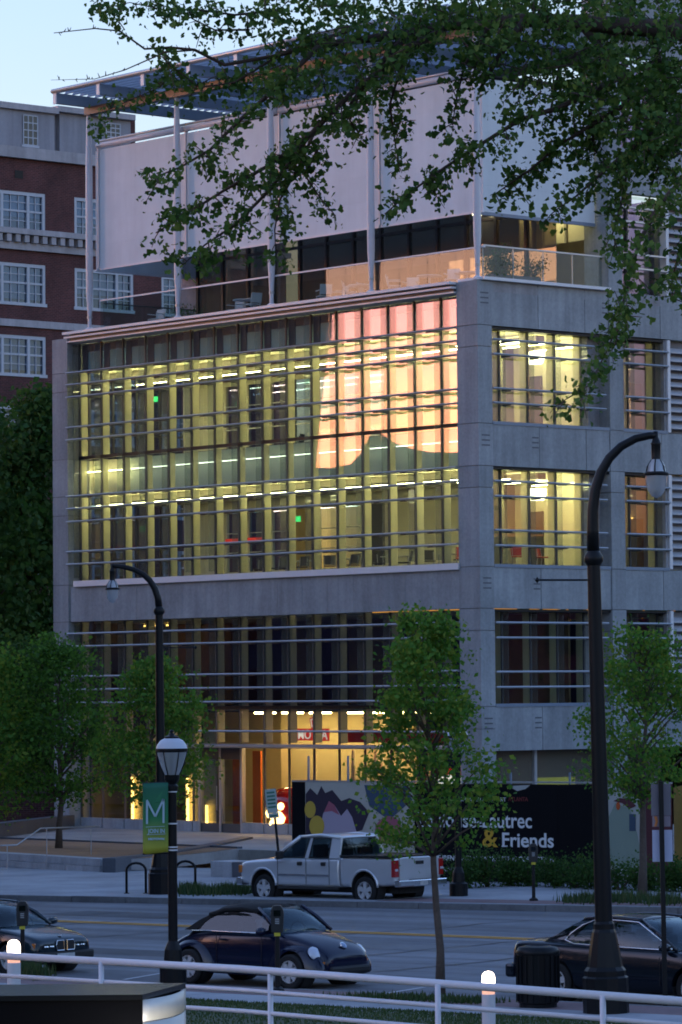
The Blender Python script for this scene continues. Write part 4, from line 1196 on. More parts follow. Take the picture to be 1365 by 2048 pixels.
flat_shape('poster_shape', pxs([(650, 1624), (660, 1602), (671, 1610), (681, 1630), (666, 1622)]), rose, 4)
flat_shape('poster_shape', blob(636, 1652, 15, 21), yelp, 5)
flat_shape('poster_shape', pxs([(730, 1570), (815, 1572), (826, 1600), (780, 1640), (740, 1612)]), slate, 1)
flat_shape('poster_shape', blob(780, 1660, 26, 30, wob=.1), rose, 2)
# figure panel: plain flat colour shapes
flat_shape('poster_shape', pxs([(1216, 1640), (1232, 1606), (1262, 1618), (1276, 1668), (1288, 1730), (1240, 1738), (1216, 1720)]), sage, 1)
flat_shape('poster_shape', pxs([(1228, 1602), (1240, 1596), (1262, 1598), (1274, 1612), (1260, 1618), (1246, 1606)]), oxblood, 2)
flat_shape('poster_shape', blob(1238, 1612, 4, 8), orngp, 3)
flat_shape('poster_shape', pxs([(1260, 1628), (1273, 1628), (1273, 1662), (1260, 1662)]), slate, 2)
flat_shape('poster_shape', pxs([(1300, 1600), (1342, 1640), (1342, 1720), (1310, 1700)]), mat('poster_wine', (.12, .03, .04), .7), 1)
flat_shape('poster_shape', pxs([(1018, 1572), (1062, 1570), (1052, 1578), (1036, 1582)]), palep, 1)
# banner lettering
ltr = mat('banner_white_letter', (.75, .76, .78), .6, emit=(.9, .92, 1), estr=.0)
ltg = mat('banner_gold_letter', (.62, .36, .03), .6)
ltd = mat('banner_red_letter', (.16, .02, .02), .6)
def letter_line(txt, x0p, x1p, yb, hp, m, bold=0.0, shear=0.0, serif=False, name='lettering'):
    (xa, zb_), (xb, _) = fx(x0p, yb), fx(x1p, yb)
    size = (fx(x0p, yb - hp)[1] - zb_) / .70
    o = text_mesh(txt, size, m, name, hd, (xa, -.031, zb_), (math.pi / 2, 0, 0), depth=.003, bold=bold, shear=shear)
    w = max(v.co.x for v in o.data.vertices) - min(v.co.x for v in o.data.vertices)
    o.scale = ((xb - xa) / w, 1, 1)
    return o
letter_line('Toulouse-Lautrec', 832, 1065, 1653, 30, ltr, bold=.008)
letter_line('&', 966, 997, 1693, 36, ltg, bold=.012)
letter_line('Friends', 1004, 1107, 1693, 28, ltr, bold=.010)
letter_line('HIGH MUSEUM OF ART', 910, 1013, 1602, 8, ltr)
letter_line('ATLANTA', 1018, 1058, 1602, 8, ltd, bold=.004)
letter_line('THE IRENE AND HOWARD STEIN COLLECTION', 862, 1110, 1720, 10, ltr, bold=.003)
letter_line('JANUARY 25 - MAY', 880, 1014, 1742, 8, ltr)
letter_line('ATLANTA', 1070, 1112, 1744, 6, ltr)
# slab serifs on the two big lines
for x0p, y0p in ((841, 1652), (964, 1652), (1009, 1692)):
    flat_shape('letter_serif', pxs([(x0p - 4, y0p - 1), (x0p + 8, y0p - 1), (x0p + 8, y0p + 1.5), (x0p - 4, y0p + 1.5)]), ltr, 3)
# ------------------------------------------------------------------ street lamps
def axis_pts(pts, Y): return [at_depth(x, y, Y) for x, y in pts]
def lathe_on(prof, base, top, n=20):
    """profile (r, t) swept along base->top, t in metres from base"""
    b = MB(); d = (top - base).normalized()
    a = d.cross(Vector((0, 1, 0))).normalized(); c = d.cross(a)
    base_i = 0
    for r, t in prof:
        for k in range(n):
            an = 2 * math.pi * k / n
            b.v.append(tuple(base + d * t + (a * math.cos(an) + c * math.sin(an)) * r))
    for i in range(len(prof) - 1):
        for k in range(n):
            k2 = (k + 1) % n
            b.f.append((i * n + k, i * n + k2, (i + 1) * n + k2, (i + 1) * n + k)); b.m.append(0)
    return b
def gooseneck(label, base, pole_px, arm_px, head_px, ppm, group, spur=None):
    Y = base.y
    t = thing('street_lamp', label, 'street lamp', group=group)
    t.location = base
    inv = -base
    top = at_depth(*pole_px, Y)
    H = (top - base).length
    def L(p): return p - base
    k = 1.0 / ppm
    o = lathe_on([(46 * k, 0), (46 * k, .55), (42 * k, .58), (42 * k, .66), (36 * k, .72), (30 * k, 1.0), (24 * k, 1.25), (21 * k, 1.3), (21 * k, 1.38), (18 * k, 1.42)], Vector((0, 0, 0)), L(top), 12)
    o.build('base_casting', blackp, t, smooth=False)
    lathe_on([(17.5 * k, 1.4), (13 * k, H - .15)], Vector((0, 0, 0)), L(top)).build('shaft', blackp, t, smooth=True)
    lathe_on([(14 * k, H - .24), (19 * k, H - .18), (19 * k, H - .1), (11 * k, H)], Vector((0, 0, 0)), L(top)).build('collar', blackp, t, smooth=True)
    ap = [L(p) for p in axis_pts(arm_px, Y)]
    nn = len(ap)
    MB().tube(ap, [(12.5 - 5.5 * i / (nn - 1)) * k for i in range(nn)], 12).build('arm', blackp, t, smooth=True)
    hx_, hy = head_px
    hp = L(at_depth(hx_, hy, Y))
    hd_ = sub('lamp_head', t); hd_.location = hp
    MB().lathe([(.0, 6 * k), (5 * k, 5 * k), (5 * k, -6 * k), (10 * k, -18 * k), (11 * k, -19 * k), (9.5 * k, -22 * k), (9.5 * k, -50 * k), (13 * k, -62 * k)], 16).build('neck', blackp, hd_, smooth=True)
    for q in range(6):
        a = q * math.pi / 3 + .3
        MB().tube([(10 * k * math.cos(a), 10 * k * math.sin(a), -52 * k), (19 * k * math.cos(a), 19 * k * math.sin(a), -66 * k), (22 * k * math.cos(a), 22 * k * math.sin(a), -79 * k)], 1.6 * k, 6).build('rib', blackp, hd_)
    MB().lathe([(9 * k, -50 * k), (17 * k, -62 * k), (21 * k, -78 * k)], 20).build('upper_dome', lampglass, hd_, smooth=True)
    MB().lathe([(22 * k, -76 * k), (25 * k, -78 * k), (25 * k, -82 * k), (22 * k, -84 * k), (22 * k, -76 * k)], 20).build('ring', blackp, hd_, smooth=True)
    MB().lathe([(22 * k, -83 * k), (21 * k, -96 * k), (17 * k, -114 * k), (10 * k, -125 * k), (0.1 * k, -129 * k)], 20).build('glass_bowl', lampglass, hd_, smooth=True)
    MB().lathe([(.1 * k, -70 * k), (5 * k, -74 * k), (6 * k, -95 * k), (.1 * k, -102 * k)], 10).build('bulb', mat('unlit_bulb', (.6, .6, .6), .3), hd_, smooth=True)
    if spur:
        (xa, ya), (xb, yb) = spur
        MB().tube([L(at_depth(xa, ya, Y)), L(at_depth(xb, yb, Y))], .016, 8).build('banner_arm', blackp, t)
        MB().lathe([(0, -.05), (.045, 0), (0, .05)], 8, L(at_depth(xb, yb, Y))).build('finial', blackp, t)
    return t
bL = G(1213, 2026)
bL = at_depth(1213, 2026, bL.y)
gooseneck('tall black lamp post close to us before the dark saloon, globe over side windows', bL, (1187, 1100), [(1187, 1105), (1186, 1060), (1186, 1020), (1191, 980), (1202, 945), (1219, 916), (1242, 893), (1272, 877), (1300, 871), (1311, 871)], (1312, 868), FPX / bL.y, 'tall curved lamp posts', ((1187, 1160), (1075, 1160)))
bL = G(324, 1788)
bL = at_depth(324, 1788, bL.y)
kk = FPX / bL.y
gooseneck('tall black lamp post on the far pavement, its shaft behind the green banner', bL, (318.5, 1212), [(318.5, 1215), (316, 1195), (310, 1177), (300, 1161), (286, 1148), (268, 1139), (248, 1134), (232, 1132), (226, 1132)], (225, 1131), kk * 1.72, 'tall curved lamp posts', ((320, 1295), (392, 1295)))
def post_lamp(label, base, top_px, group):
    Y = base.y; k = Y / FPX
    t = thing('post_lamp', label, 'street lamp', loc=base, group=group)
    H = at_depth(*top_px, Y).z - base.z
    MB().lathe([(.24, 0), (.24, .32), (.17, .36), (.15, .6), (.11, .7), (.085, .75), (.08, H - 1.05), (.11, H - 1.0), (.11, H - .94), (.08, H - .9), (.13, H - .82), (.14, H - .74)], 16).build('post', blackp, t, smooth=False)
    g0 = H - .74
    MB().lathe([(.13, g0), (.20, g0 + .16), (.262, g0 + .36), (.272, g0 + .42)], 20).build('lamp_glass', lampglass, t, smooth=True)
    for q in range(6):
        a = q * math.pi / 3
        MB().tube([(.132 * math.cos(a), .132 * math.sin(a), g0), (.205 * math.cos(a), .205 * math.sin(a), g0 + .16), (.276 * math.cos(a), .276 * math.sin(a), g0 + .42)], .009, 6).build('rib', blackp, t)
    MB().lathe([(.268, g0 + .40), (.285, g0 + .42), (.285, g0 + .46), (.27, g0 + .48)], 20).build('ring', blackp, t)
    MB().lathe([(.28, g0 + .465), (.26, g0 + .53), (.20, g0 + .61), (.13, g0 + .645)], 20).build('lamp_cap', mat('pale_lamp_cap', (.5, .53, .6), .3, nscale=4, namt=.05), t, smooth=True)
    MB().lathe([(.13, g0 + .64), (.13, g0 + .675), (.06, g0 + .70), (.03, g0 + .75), (.045, g0 + .77), (.0, g0 + .81)], 12).build('finial', blackp, t)
    MB().lathe([(.02, g0), (.05, g0 + .05), (.05, g0 + .3), (.02, g0 + .34)], 10).build('bulb_holder', darkm, t)
    return t
bM = G(347, 1967)
M_ = post_lamp('short black post lamp with pale domed cap on the near pavement holding the green banner', bM, (347, 1466), 'short post lamps')
for zz in (1576, 1583, 1647, 1694, 1700):
    z = at_depth(347, zz, bM.y).z - bM.z
    MB().lathe([(.085, z - .012), (.093, z - .012), (.093, z + .012), (.085, z + .012)], 16).build('banner_strap', whitem, M_)
bF = G(918, 1792)
post_lamp('short black post lamp on the far pavement, its top hidden by the young street tree', bF, (918, 1450), 'short post lamps')
# green banner
grad = bpy.data.materials.new('banner_green_yellow'); grad.use_nodes = True
nt = grad.node_tree; bs = nt.nodes['Principled BSDF']; bs.inputs['Roughness'].default_value = .7
tc = nt.nodes.new('ShaderNodeTexCoord'); sx = nt.nodes.new('ShaderNodeSeparateXYZ'); rp = nt.nodes.new('ShaderNodeValToRGB')
nt.links.new(tc.outputs['Generated'], sx.inputs[0]); nt.links.new(sx.outputs['Z'], rp.inputs[0]); nt.links.new(rp.outputs[0], bs.inputs['Base Color'])
rp.color_ramp.elements[0].position = 0.05; rp.color_ramp.elements[0].color = (.36, .36, .03, 1)
rp.color_ramp.elements[1].position = 0.5; rp.color_ramp.elements[1].color = (.025, .20, .07, 1)
e_ = rp.color_ramp.elements.new(1.0); e_.color = (.008, .11, .07, 1)
kM = bM.y / FPX
pTL, pTR, pBL, pBR = [at_depth(x, y, bM.y - .12) for x, y in ((286, 1567), (337, 1565), (286, 1709), (337, 1704))]
ban = thing('street_banner', 'green and yellow cloth banner with big pale letter M on the short post', 'banner', loc=pTL)
P = []
for i in range(13):
    row = []
    for j in range(9):
        f, g_ = j / 8, i / 12
        p = pTL.lerp(pTR, f).lerp(pBL.lerp(pBR, f), g_)
        row.append(p - pTL + Vector((0, .02 * math.sin(f * 5 + g_ * 2), 0)))
    P.append(row)
cl_ = MB().grid(P).build('cloth', grad, ban, smooth=True)
so = cl_.modifiers.new('thickness', 'SOLIDIFY'); so.thickness = .004; so.offset = 1
for y in (1566, 1707):
    a, b = at_depth(286, y + 1, bM.y - .1) - pTL, at_depth(345, y - 1, bM.y - .02) - pTL
    MB().tube([a, b], .014, 8).build('banner_rod', darkm, ban)
mlet = mat('banner_pale_blue_letter', (.36, .50, .58), .6)
def bpx(x, y, lay=0): return at_depth(x, y, bM.y - .16 - lay * .004) - pTL
def bstroke(a, b, w):
    a, b = Vector((a[0], a[1], 0)), Vector((b[0], b[1], 0)); d = (b - a).normalized(); n_ = Vector((-d.y, d.x, 0)) * w / 2
    q = [a - n_, b - n_, b + n_, a + n_]
    MB().prism([bpx(p.x, p.y) for p in q], (0, .003, 0)).build('letter_stroke', mlet, ban)
bstroke((294.5, 1648), (294.5, 1600), 4); bstroke((294, 1600), (311, 1633), 4); bstroke((311, 1633), (327.5, 1598), 4); bstroke((327.5, 1598), (327.5, 1646), 4)
bstroke((292, 1654), (330, 1652.5), 1); bstroke((294, 1669.5), (331, 1668), 1)
MB().prism([bpx(x, y, -6) for x, y in ((310, 1605), (318, 1590), (336, 1570), (336, 1600))], (0, .003, 0)).build('leaf_shape', mat('banner_light_green', (.02, .17, .075), .7), ban)
def btext(txt, x0p, x1p, yb, hp):
    a, b = bpx(x0p, yb), bpx(x1p, yb - 1)
    o = text_mesh(txt, hp * kM / .7, mlet, 'lettering', ban, a, (math.pi / 2, 0, 0), depth=.002, bold=.003)
    w = max(v.co.x for v in o.data.vertices); o.scale = ((b.x - a.x) / w, 1, 1)
btext('JOIN IN', 297, 330, 1666, 8); btext('MIDTOWN', 297, 329, 1680, 4)
# ------------------------------------------------------------------ signs and meters
def sign_text_plate(parent, w, h, m, loc, name='sign_plate', tilt=0):
    return B(-w / 2, w / 2, -.012, 0, -h / 2, h / 2).build(name, m, parent, loc=loc)
pg = mat('sign_pale_green', (.33, .42, .40), .5, nscale=4, namt=.06)
pb = at_depth(559, 1722, G(560, 1775).y - .4)
ps = thing('parking_sign', 'leaning parking sign with pale green plates on thin black pole behind the pickup', 'sign', loc=pb)
pt = at_depth(546, 1592, pb.y) - pb
MB().tube([pt * -.55, pt * 1.0], .035, 8).build('pole', blackp, ps)
for (x, y, w, h, nlines) in ((543.5, 1610, 22, 48, 5), (548, 1629, 21, 10, 1)):
    k = pb.y / FPX
    e = bpy.data.objects.new('sign_plate', B(-w * k / 2, w * k / 2, -.06, -.045, -h * k / 2, h * k / 2).mesh('sign_plate', pg)); COL.objects.link(e); e.parent = ps
    e.location = at_depth(x, y - (8 if nlines > 1 else -2), pb.y) - pb; e.rotation_euler = (0, -.10, 0)
    if nlines == 1: pass
    for i in range(nlines):
        z = (h * k / 2) * (.72 - i * 1.5 / max(1, nlines)) if nlines > 1 else 0
        B(-w * k * .36, w * k * .36, -.066, -.0605, z - .03, z + .02).build('print_line', mat('sign_dark_green', (.02, .14, .10), .5), e)
sb = G(1330, 1960, .15)
sb = at_depth(1330, 1962, G(1330, 2000).y)
ss = thing('sign_post', 'dark sign post seen from behind, grey plate above a pale one', 'sign', loc=sb)
pt = at_depth(1322, 1563, sb.y) - sb
MB().bar(pt * -.13, pt, .075, .06, (0, 1, 0)).build('pole', darkm, ss)
k = sb.y / FPX
for x, y, w, h, m in ((1323, 1600, 39, 63, mat('sign_back_grey', (.16, .15, .18), .6, nscale=3, namt=.1)), (1324, 1643, 36, 21, mat('sign_back_mauve', (.24, .20, .24), .6)), (1326, 1692, 40, 63, mat('sign_back_pale', (.42, .46, .62), .5, nscale=3, namt=.06))):
    c = at_depth(x, y, sb.y) - sb
    B(-w * k / 2, w * k / 2, .05, .065, -h * k / 2, h * k / 2).build('sign_back', m, ss, loc=c)
c = at_depth(1313, 1643, sb.y) - sb
MB().prism([c + Vector((x * k, .045, z * k)) for x, z in ((-4, 10), (2, 10), (4, 0), (1, -10), (-4, -10), (-1, 0))], (0, .004, 0)).build('reflector', mat('orange_sticker', (.6, .2, .05), .5), ss)
def meter(label, base, top_px, heads=1):
    t = thing('parking_meter', label, 'parking meter', loc=base, group='parking meters')
    H = at_depth(*top_px, base.y).z - base.z
    MB().lathe([(.11, 0), (.11, .05), (.045, .09), (.038, H - .52)], 12).build('post', darkm, t, smooth=False)
    hd_ = sub('meter_head', t)
    xs = (0,) if heads == 1 else (-.11, .11)
    for x in xs:
        b = MB()
        prof = [(-.10, 0), (.10, 0), (.115, .32), (.10, .40), (.06, .46), (-.06, .46), (-.10, .40), (-.115, .32)]
        b.prism([(x + px_, -.07, H - .50 + z) for px_, z in prof], (0, .14, 0)); b.build('meter_case', mat('meter_grey', (.03, .033, .038), .35, .3, nscale=5, namt=.2), hd_, bevel=.012)
        B(x - .06, x + .06, -.078, -.071, H - .22, H - .12).build('meter_window', carglass, hd_)
        for q in range(3): B(x - .035, x + .035, -.076, -.0712, H - .28 - q * .035, H - .26 - q * .035).build('coin_label', mat('meter_label', (.3, .32, .34), .5), hd_)
    B(-.052, .052, -.056, -.046, H - .56, H - .50).build('yellow_tag', mat('yellow_tag', (.55, .48, .04), .5), t)
    return t
meter('parking meter with yellow tag standing before the dark saloon with the kidney shaped grille', G(46, 1944), (46, 1798))
meter('parking meter with yellow tag standing before the blue convertible', G(556, 1984), (546, 1806))
meter('parking meter on the far pavement in front of the banner lettering', G(1068, 1802), (1067, 1684))
def rack(label, x, y):
    b = G(x, y)
    t = thing('bike_rack', label, 'bike rack', loc=b, rz=PHS - math.pi / 2 + .5, group='hoop bike racks')
    pts = [(-.27, 0, -.05), (-.27, 0, .62)] + [(-.27 * math.cos(a), 0, .62 + .2 * math.sin(a)) for a in np.linspace(.3, math.pi - .3, 7)] + [(.27, 0, .62), (.27, 0, -.05)]
    MB().tube(pts, .035, 10).build('hoop', blackp, t, smooth=True)
    for s_ in (-.27, .27): MB().lathe([(.08, 0), (.08, .015), (.03, .02)], 10, (s_, 0, 0)).build('foot_plate', blackp, t)
rack('black hoop bike rack standing left of the tall far lamp', 273, 1787); rack('black hoop bike rack half hidden by the short post lamp', 372, 1783)
# litter bin
lb_ = G(1077, 2014)
kb = lb_.y / FPX
bin_ = thing('litter_bin', 'black round litter bin on the near pavement behind the tail of the dark saloon', 'bin', loc=lb_)
R_ = 41 * kb; Hb = 122 * kb
MB().lathe([(R_ * .92, 0), (R_ * .92, .06), (R_, .08), (R_, Hb * .86)], 20).build('drum', blackp, bin_)
for q in range(20):
    a = q * math.pi / 10
    B(-.012, .012, -.02, .0, .1, Hb * .84).build('slat', blackp, bin_).matrix_local = Matrix.Translation((R_ * 1.01 * math.cos(a), R_ * 1.01 * math.sin(a), 0)) @ Matrix.Rotation(a + math.pi / 2, 4, 'Z')
MB().lathe([(R_ * 1.05, Hb * .86), (R_ * 1.08, Hb * .9), (R_ * .95, Hb * .97), (R_ * .6, Hb), (R_ * .45, Hb * .96)], 20).build('rim', blackp, bin_, smooth=True)
# ------------------------------------------------------------------ near railing, light bollards, lit plinth sign
RZ = 5.4 - (1940 - 1395) / FPX * 30
ra, rb_ = HZ(-60, 1908, RZ), HZ(1430, 2007.5, RZ)
rdv = (rb_ - ra).normalized()
rail = thing('guard_railing', 'pale painted pipe guard railing crossing the bottom of the photo', 'railing', loc=ra)
def rloc(x, y): return HZ(x, y, RZ) - ra
gz = 2.05
mid_ = HZ(480, 1938, RZ) - ra
def railpath(dz): return [Vector((0, 0, dz)), mid_ + Vector((0, 0, dz)), rb_ - ra + Vector((0, 0, dz))]
MB().tube(railpath(0), .031, 12).build('top_rail', polem, rail, smooth=True)
kr = 30 / FPX
for i, dz in enumerate((-.168, -.335, -.50, -.67, -.84)):
    MB().tube(railpath(dz), .019, 10).build('lower_rail', polem, rail, smooth=True)
for x, y in ((-130, 1903), (203, 1923), (541, 1942.5), (876, 1969), (1206, 1992)):
    p = rloc(x, y)
    MB().tube([p, p - Vector((0, 0, RZ - gz + .2))], .023, 10).build('post', polem, rail, smooth=True)
glow = mat('bollard_lamp', (.9, .8, .7), .4, emit=(1, .80, .62), estr=9)
halo = mat('bollard_halo', (.8, .5, .35), .5, emit=(1, .45, .28), estr=.9)  # emissive band stands in for the lamp's reddish halo
def bollard(label, x, ytop, Y):
    p = at_depth(x, ytop, Y); k = Y / FPX
    zg = lawn_z(*sv(p))
    t = thing('light_bollard', label, 'bollard light', loc=(p.x, p.y, zg), group='glowing bollard lights by the railing')
    H = p.z - zg; r = 13.6 * k
    MB().lathe([(r * 1.0, 0), (r, H - 46 * k), (r * .8, H - 45 * k), (0, H - 45 * k)], 20).build('post', polem, t, smooth=False)
    MB().lathe([(r * .92, H - 46 * k), (r * .97, H - 36 * k), (r * .97, H - 33 * k)], 20).build('halo_band', halo, t, smooth=True)
    MB().lathe([(r * .97, H - 34 * k), (r * .97, H - 13 * k), (r * .85, H - 6 * k), (r * .5, H - 1.5 * k), (0, H)], 20).build('lamp_dome', glow, t, smooth=True)
bollard('glowing domed bollard light by the parking meter and dark saloon with the kidney shaped grille', 28, 1879, 34.5)
bollard('glowing domed bollard light standing left of the black litter bin', 977, 1942, 32.5)
# plinth sign
Yp = 21.0
pf = [at_depth(-260, 1991, Yp), at_depth(286, 1991, Yp)]
zt_ = (pf[0].z + pf[1].z) / 2
pl = thing('plinth_sign', 'low black polished plinth with a brightly lit curved steel end at the photo bottom', 'plinth', loc=Vector((pf[1].x, pf[1].y, 0)))
o0 = Vector((pf[1].x, pf[1].y, 0))
polished = mat('polished_black_stone', (.012, .013, .014), .2, spec=.22)
gb = mat('matt_black_front', (.004, .004, .005), .7, spec=.06)
zg = 1.95
bk = HZ(372, 1966, zt_) - o0
bk.z = 0
B(-5.2, 0, .0, .05, zg, zt_ - .03).build('front_slab', gb, pl)
MB().prism([(-5.2, -.02, zt_ - .03), (.0, -.02, zt_ - .03), (bk.x, bk.y, zt_ - .03), (-5.2, bk.y, zt_ - .03)], (0, 0, .03)).build('top_slab', polished, pl)
stl = mat('lit_steel_end', (.60, .58, .54), .45, .25, nscale=6, namt=.08)
P = []
for z, push in ((zg, 0), (zt_ - .16, 0)):
    row = []
    for i in range(9):
        f = i / 8
        row.append(Vector((bk.x * f, bk.y * f, z)) + Vector((.05 * math.sin(f * math.pi), -.05 * math.sin(f * math.pi), 0)))
    P.append(row)
e1 = MB().grid(P).build('end_panel', stl, pl, smooth=True)
e1.modifiers.new('thickness', 'SOLIDIFY').thickness = .01
P2 = []
for z in (zt_ - .155, zt_ - .032):
    P2.append([Vector((bk.x * i / 8, bk.y * i / 8, z)) + Vector((.05 * math.sin(i / 8 * math.pi), -.05 * math.sin(i / 8 * math.pi), 0)) for i in range(9)])
e2 = MB().grid(P2).build('end_cap', stl, pl, smooth=True)
e2.modifiers.new('thickness', 'SOLIDIFY').thickness = .01
MB().prism([(-5.2, .06, zg), (0, .06, zg), (bk.x - .03, bk.y, zg), (-5.2, bk.y, zg)], (0, 0, zt_ - zg - .035)).build('core', gb, pl)
wl = mat('end_lamp', (.9, .9, .85), .4, emit=(1, .95, .88), estr=70)
B(.10, .18, -.34, -.28, zg + .9, zg + 1.36).build('end_lamp', wl, pl)
B(.14, .26, -.45, -.41, zg - .1, zg + 1.35).build('lamp_post', gb, pl)
# ------------------------------------------------------------------ vehicles (x forward, y left, z up; origin between the axles on the ground)
def proj(P):
    d = P - EYEV
    z = d.dot(_fwd)
    return CX + FPX * d.dot(AX) / z, CY - FPX * d.dot(AY) / z
def s_for_px(px, v, off=0.0):
    lo, hi = -60.0, 60.0
    for _ in range(50):
        m = (lo + hi) / 2
        if proj(S(m, v, off))[0] < px: lo = m
        else: hi = m
    return lo
def ev_mesh(o):
    bpy.context.view_layer.update()
    me = bpy.data.meshes.new_from_object(o.evaluated_get(bpy.context.evaluated_depsgraph_get()))
    o.modifiers.clear(); o.data = me
def body_loft(name, st, m, parent, arches=(), sub_=2, ang=50):
    b = MB(); n = len(st[0][1])
    for x, half in st:
        ring = [(x, y, z) for y, z in half] + [(x, -y, z) for y, z in reversed(half[1:-1])]
        b.v += ring
    k = 2 * n - 2
    for i in range(len(st) - 1):
        for j in range(k):
            j2 = (j + 1) % k
            b.f.append((i * k + j, (i + 1) * k + j, (i + 1) * k + j2, i * k + j2)); b.m.append(0)
    b.f.append(tuple(range(k))); b.m.append(0)
    e = (len(st) - 1) * k
    b.f.append(tuple(e + j for j in reversed(range(k)))); b.m.append(0)
    o = b.build(name, m, None)
    s = o.modifiers.new('s', 'SUBSURF'); s.levels = s.render_levels = sub_
    cut_arches(o, arches)
    o.parent = parent
    return smooth_by_angle(o, ang)
def cut_arches(o, arches):
    cutters = []
    for ax, ay0, ay1, az, r in arches:
        c = MB(); c.lathe([(0.001, ay0), (r, ay0), (r, ay1), (0.001, ay1)], 28, (ax, 0, az), 'y')
        co = c.build('cutter', blackp); cutters.append(co)
        bm = bmesh.new(); bm.from_mesh(co.data); bmesh.ops.remove_doubles(bm, verts=bm.verts, dist=.002); bmesh.ops.recalc_face_normals(bm, faces=bm.faces); bm.to_mesh(co.data); bm.free()
        bo = o.modifiers.new('b', 'BOOLEAN'); bo.operation = 'DIFFERENCE'; bo.object = co; bo.solver = 'EXACT'
    ev_mesh(o)
    for c in cutters: bpy.data.objects.remove(c)
tyre = mat('tyre_rubber', (.012, .012, .013), .85, nscale=10, namt=.2)
rimm = mat('alloy_rim', (.55, .55, .57), .35, .15, nscale=8, namt=.05)
rimd = mat('rim_shadow', (.03, .03, .032), .6)
chrome = mat('chrome_trim', (.75, .76, .78), .15, 1.0)
tail = mat('tail_lamp_red', (.26, .010, .012), .15, coat=1.0, emit=(1, .02, .02), estr=.02)
ambl = mat('amber_lens', (.55, .16, .02), .2, coat=1.0)
hlm = mat('headlamp_lens', (.55, .58, .66), .15, .1, coat=1.0)
seatm = mat('car_interior', (.03, .03, .032), .8)
rubber = mat('black_trim', (.015, .015, .016), .6)
def wheel(parent, x, y, r, w, side, spokes=5):
    t = MB(); t.lathe([(r * .62, -w / 2), (r * .9, -w / 2), (r, -w * .36), (r, w * .36), (r * .9, w / 2), (r * .62, w / 2)], 28, axis='y')
    o = t.build('wheel', tyre, parent, smooth=False, loc=(x, y, r)); smooth_by_angle(o, 35)
    q = MB(); q.lathe([(0, side * w * .22), (r * .60, side * w * .22)] if side > 0 else [(r * .60, side * w * .22), (0, side * w * .22)], 24, axis='y'); q.build('rim_back', rimd, o)
    q = MB(); q.lathe([(r * .56, side * w * .2), (r * .64, side * w * .2), (r * .66, side * w * .5), (r * .59, side * w * .5), (r * .56, side * w * .2)], 28, axis='y'); q.build('rim', rimm, o, smooth=False)
    for i in range(spokes):
        a = 2 * math.pi * i / spokes + .3
        c, s_ = math.cos(a), math.sin(a); pc, psn = -s_, c
        yb, yt = side * w * .24, side * w * .44
        w0, w1 = r * .13, r * .17
        pts = [(c * r * .08 + pc * w0, s_ * r * .08 + psn * w0), (c * r * .61 + pc * w1, s_ * r * .61 + psn * w1), (c * r * .61 - pc * w1, s_ * r * .61 - psn * w1), (c * r * .08 - pc * w0, s_ * r * .08 - psn * w0)]
        MB().prism([(px_, yb, pz_) for px_, pz_ in pts], (0, yt - yb, 0)).build('spoke', rimm, o)
    MB().lathe([(r * .17, side * w * .2), (r * .15, side * w * .47), (0.001, side * w * .48)], 16, axis='y').build('hub_cap', rimm, o)
    return o
def well(parent, x, side, ym, r, d=.34):
    b = MB(); y0, y1 = side * (ym - d), side * (ym - .01)
    b.lathe([(0.001, y0), (r * .985, y0), (r * .985, y1)], 24, (x, 0, r * .92), 'y')
    b.build('wheel_well', seatm, parent)
def patch(a0, a1, b0, b1, bul=(0, 0, 0), n=8, m=8):
    a0, a1, b0, b1, bul = map(Vector, (a0, a1, b0, b1, bul))
    return [[a0.lerp(a1, j / m).lerp(b0.lerp(b1, j / m), i / n) + bul * (math.sin(math.pi * i / n) ** .6 * 1.0) * (math.sin(math.pi * j / m) ** .6) for j in range(m + 1)] for i in range(n + 1)]
def mir(P): return [[Vector((p.x, -p.y, p.z)) for p in r] for r in P]
def glass_patch(name, P, m, parent, t=.006):
    o = MB().grid(P).build(name, m, parent, smooth=True)
    return o
def arc_lip(parent, x, y, r, z, side, m, a0=.05, w=.05, t=.035):
    pts = [(x + r * math.cos(a), side * y, z + r * math.sin(a)) for a in np.linspace(a0, math.pi - a0, 17)]
    MB().tube(pts, t, 6).build('arch_lip', m, parent, smooth=True)
# ---- silver pickup
silver = mat('silver_paint', (.70, .71, .74), .3, .45, nscale=3, namt=.04, coat=.8)
pA, pB = G(530, 1803, 0), G(732, 1813, 0)
vmid = (sv(pA)[1] + sv(pB)[1]) / 2
sF, sR = s_for_px(530, vmid), s_for_px(732, vmid)
tk_scale = (sR - sF) / 3.65
cen = S((sF + sR) / 2, vmid - .93 * tk_scale, 0)
trk = thing('pickup_truck', 'silver four door pickup truck parked along the far kerb below the black banner', 'pickup truck', loc=cen, rz=math.atan2(-SU.y, -SU.x))
trk.scale = (tk_scale,) * 3
trk.rotation_euler.rotate_axis('Y', .010)
XF, XRr, WR = 1.825, -1.825, .385
def tprof(zb, zt, w, crown=.03, tuck=.05):
    return [(0, zb), (w * .85, zb), (w - tuck, zb + .03), (w, zb + (zt - zb) * .3), (w, zb + (zt - zb) * .62), (w - .03, zt - .05), (w - .10, zt), (0, zt + crown)]
AR = .47
arF = [(XF, .62, 1.2, .46, AR), (XF, -1.2, -.62, .46, AR)]
body_loft('body', [(2.78, tprof(.58, 1.02, .80)), (2.72, tprof(.50, 1.10, .93)), (2.50, tprof(.48, 1.15, .985)), (1.9, tprof(.46, 1.19, 1.0)), (1.36, tprof(.44, 1.22, 1.0, .02)), (.8, tprof(.44, 1.23, 1.0, .0)), (0, tprof(.44, 1.24, 1.0, .0)), (-.7, tprof(.44, 1.25, 1.0, .0)), (-.90, tprof(.45, 1.25, .995, .0)), (-.93, tprof(.46, 1.24, .99, .0))], silver, trk, arF)
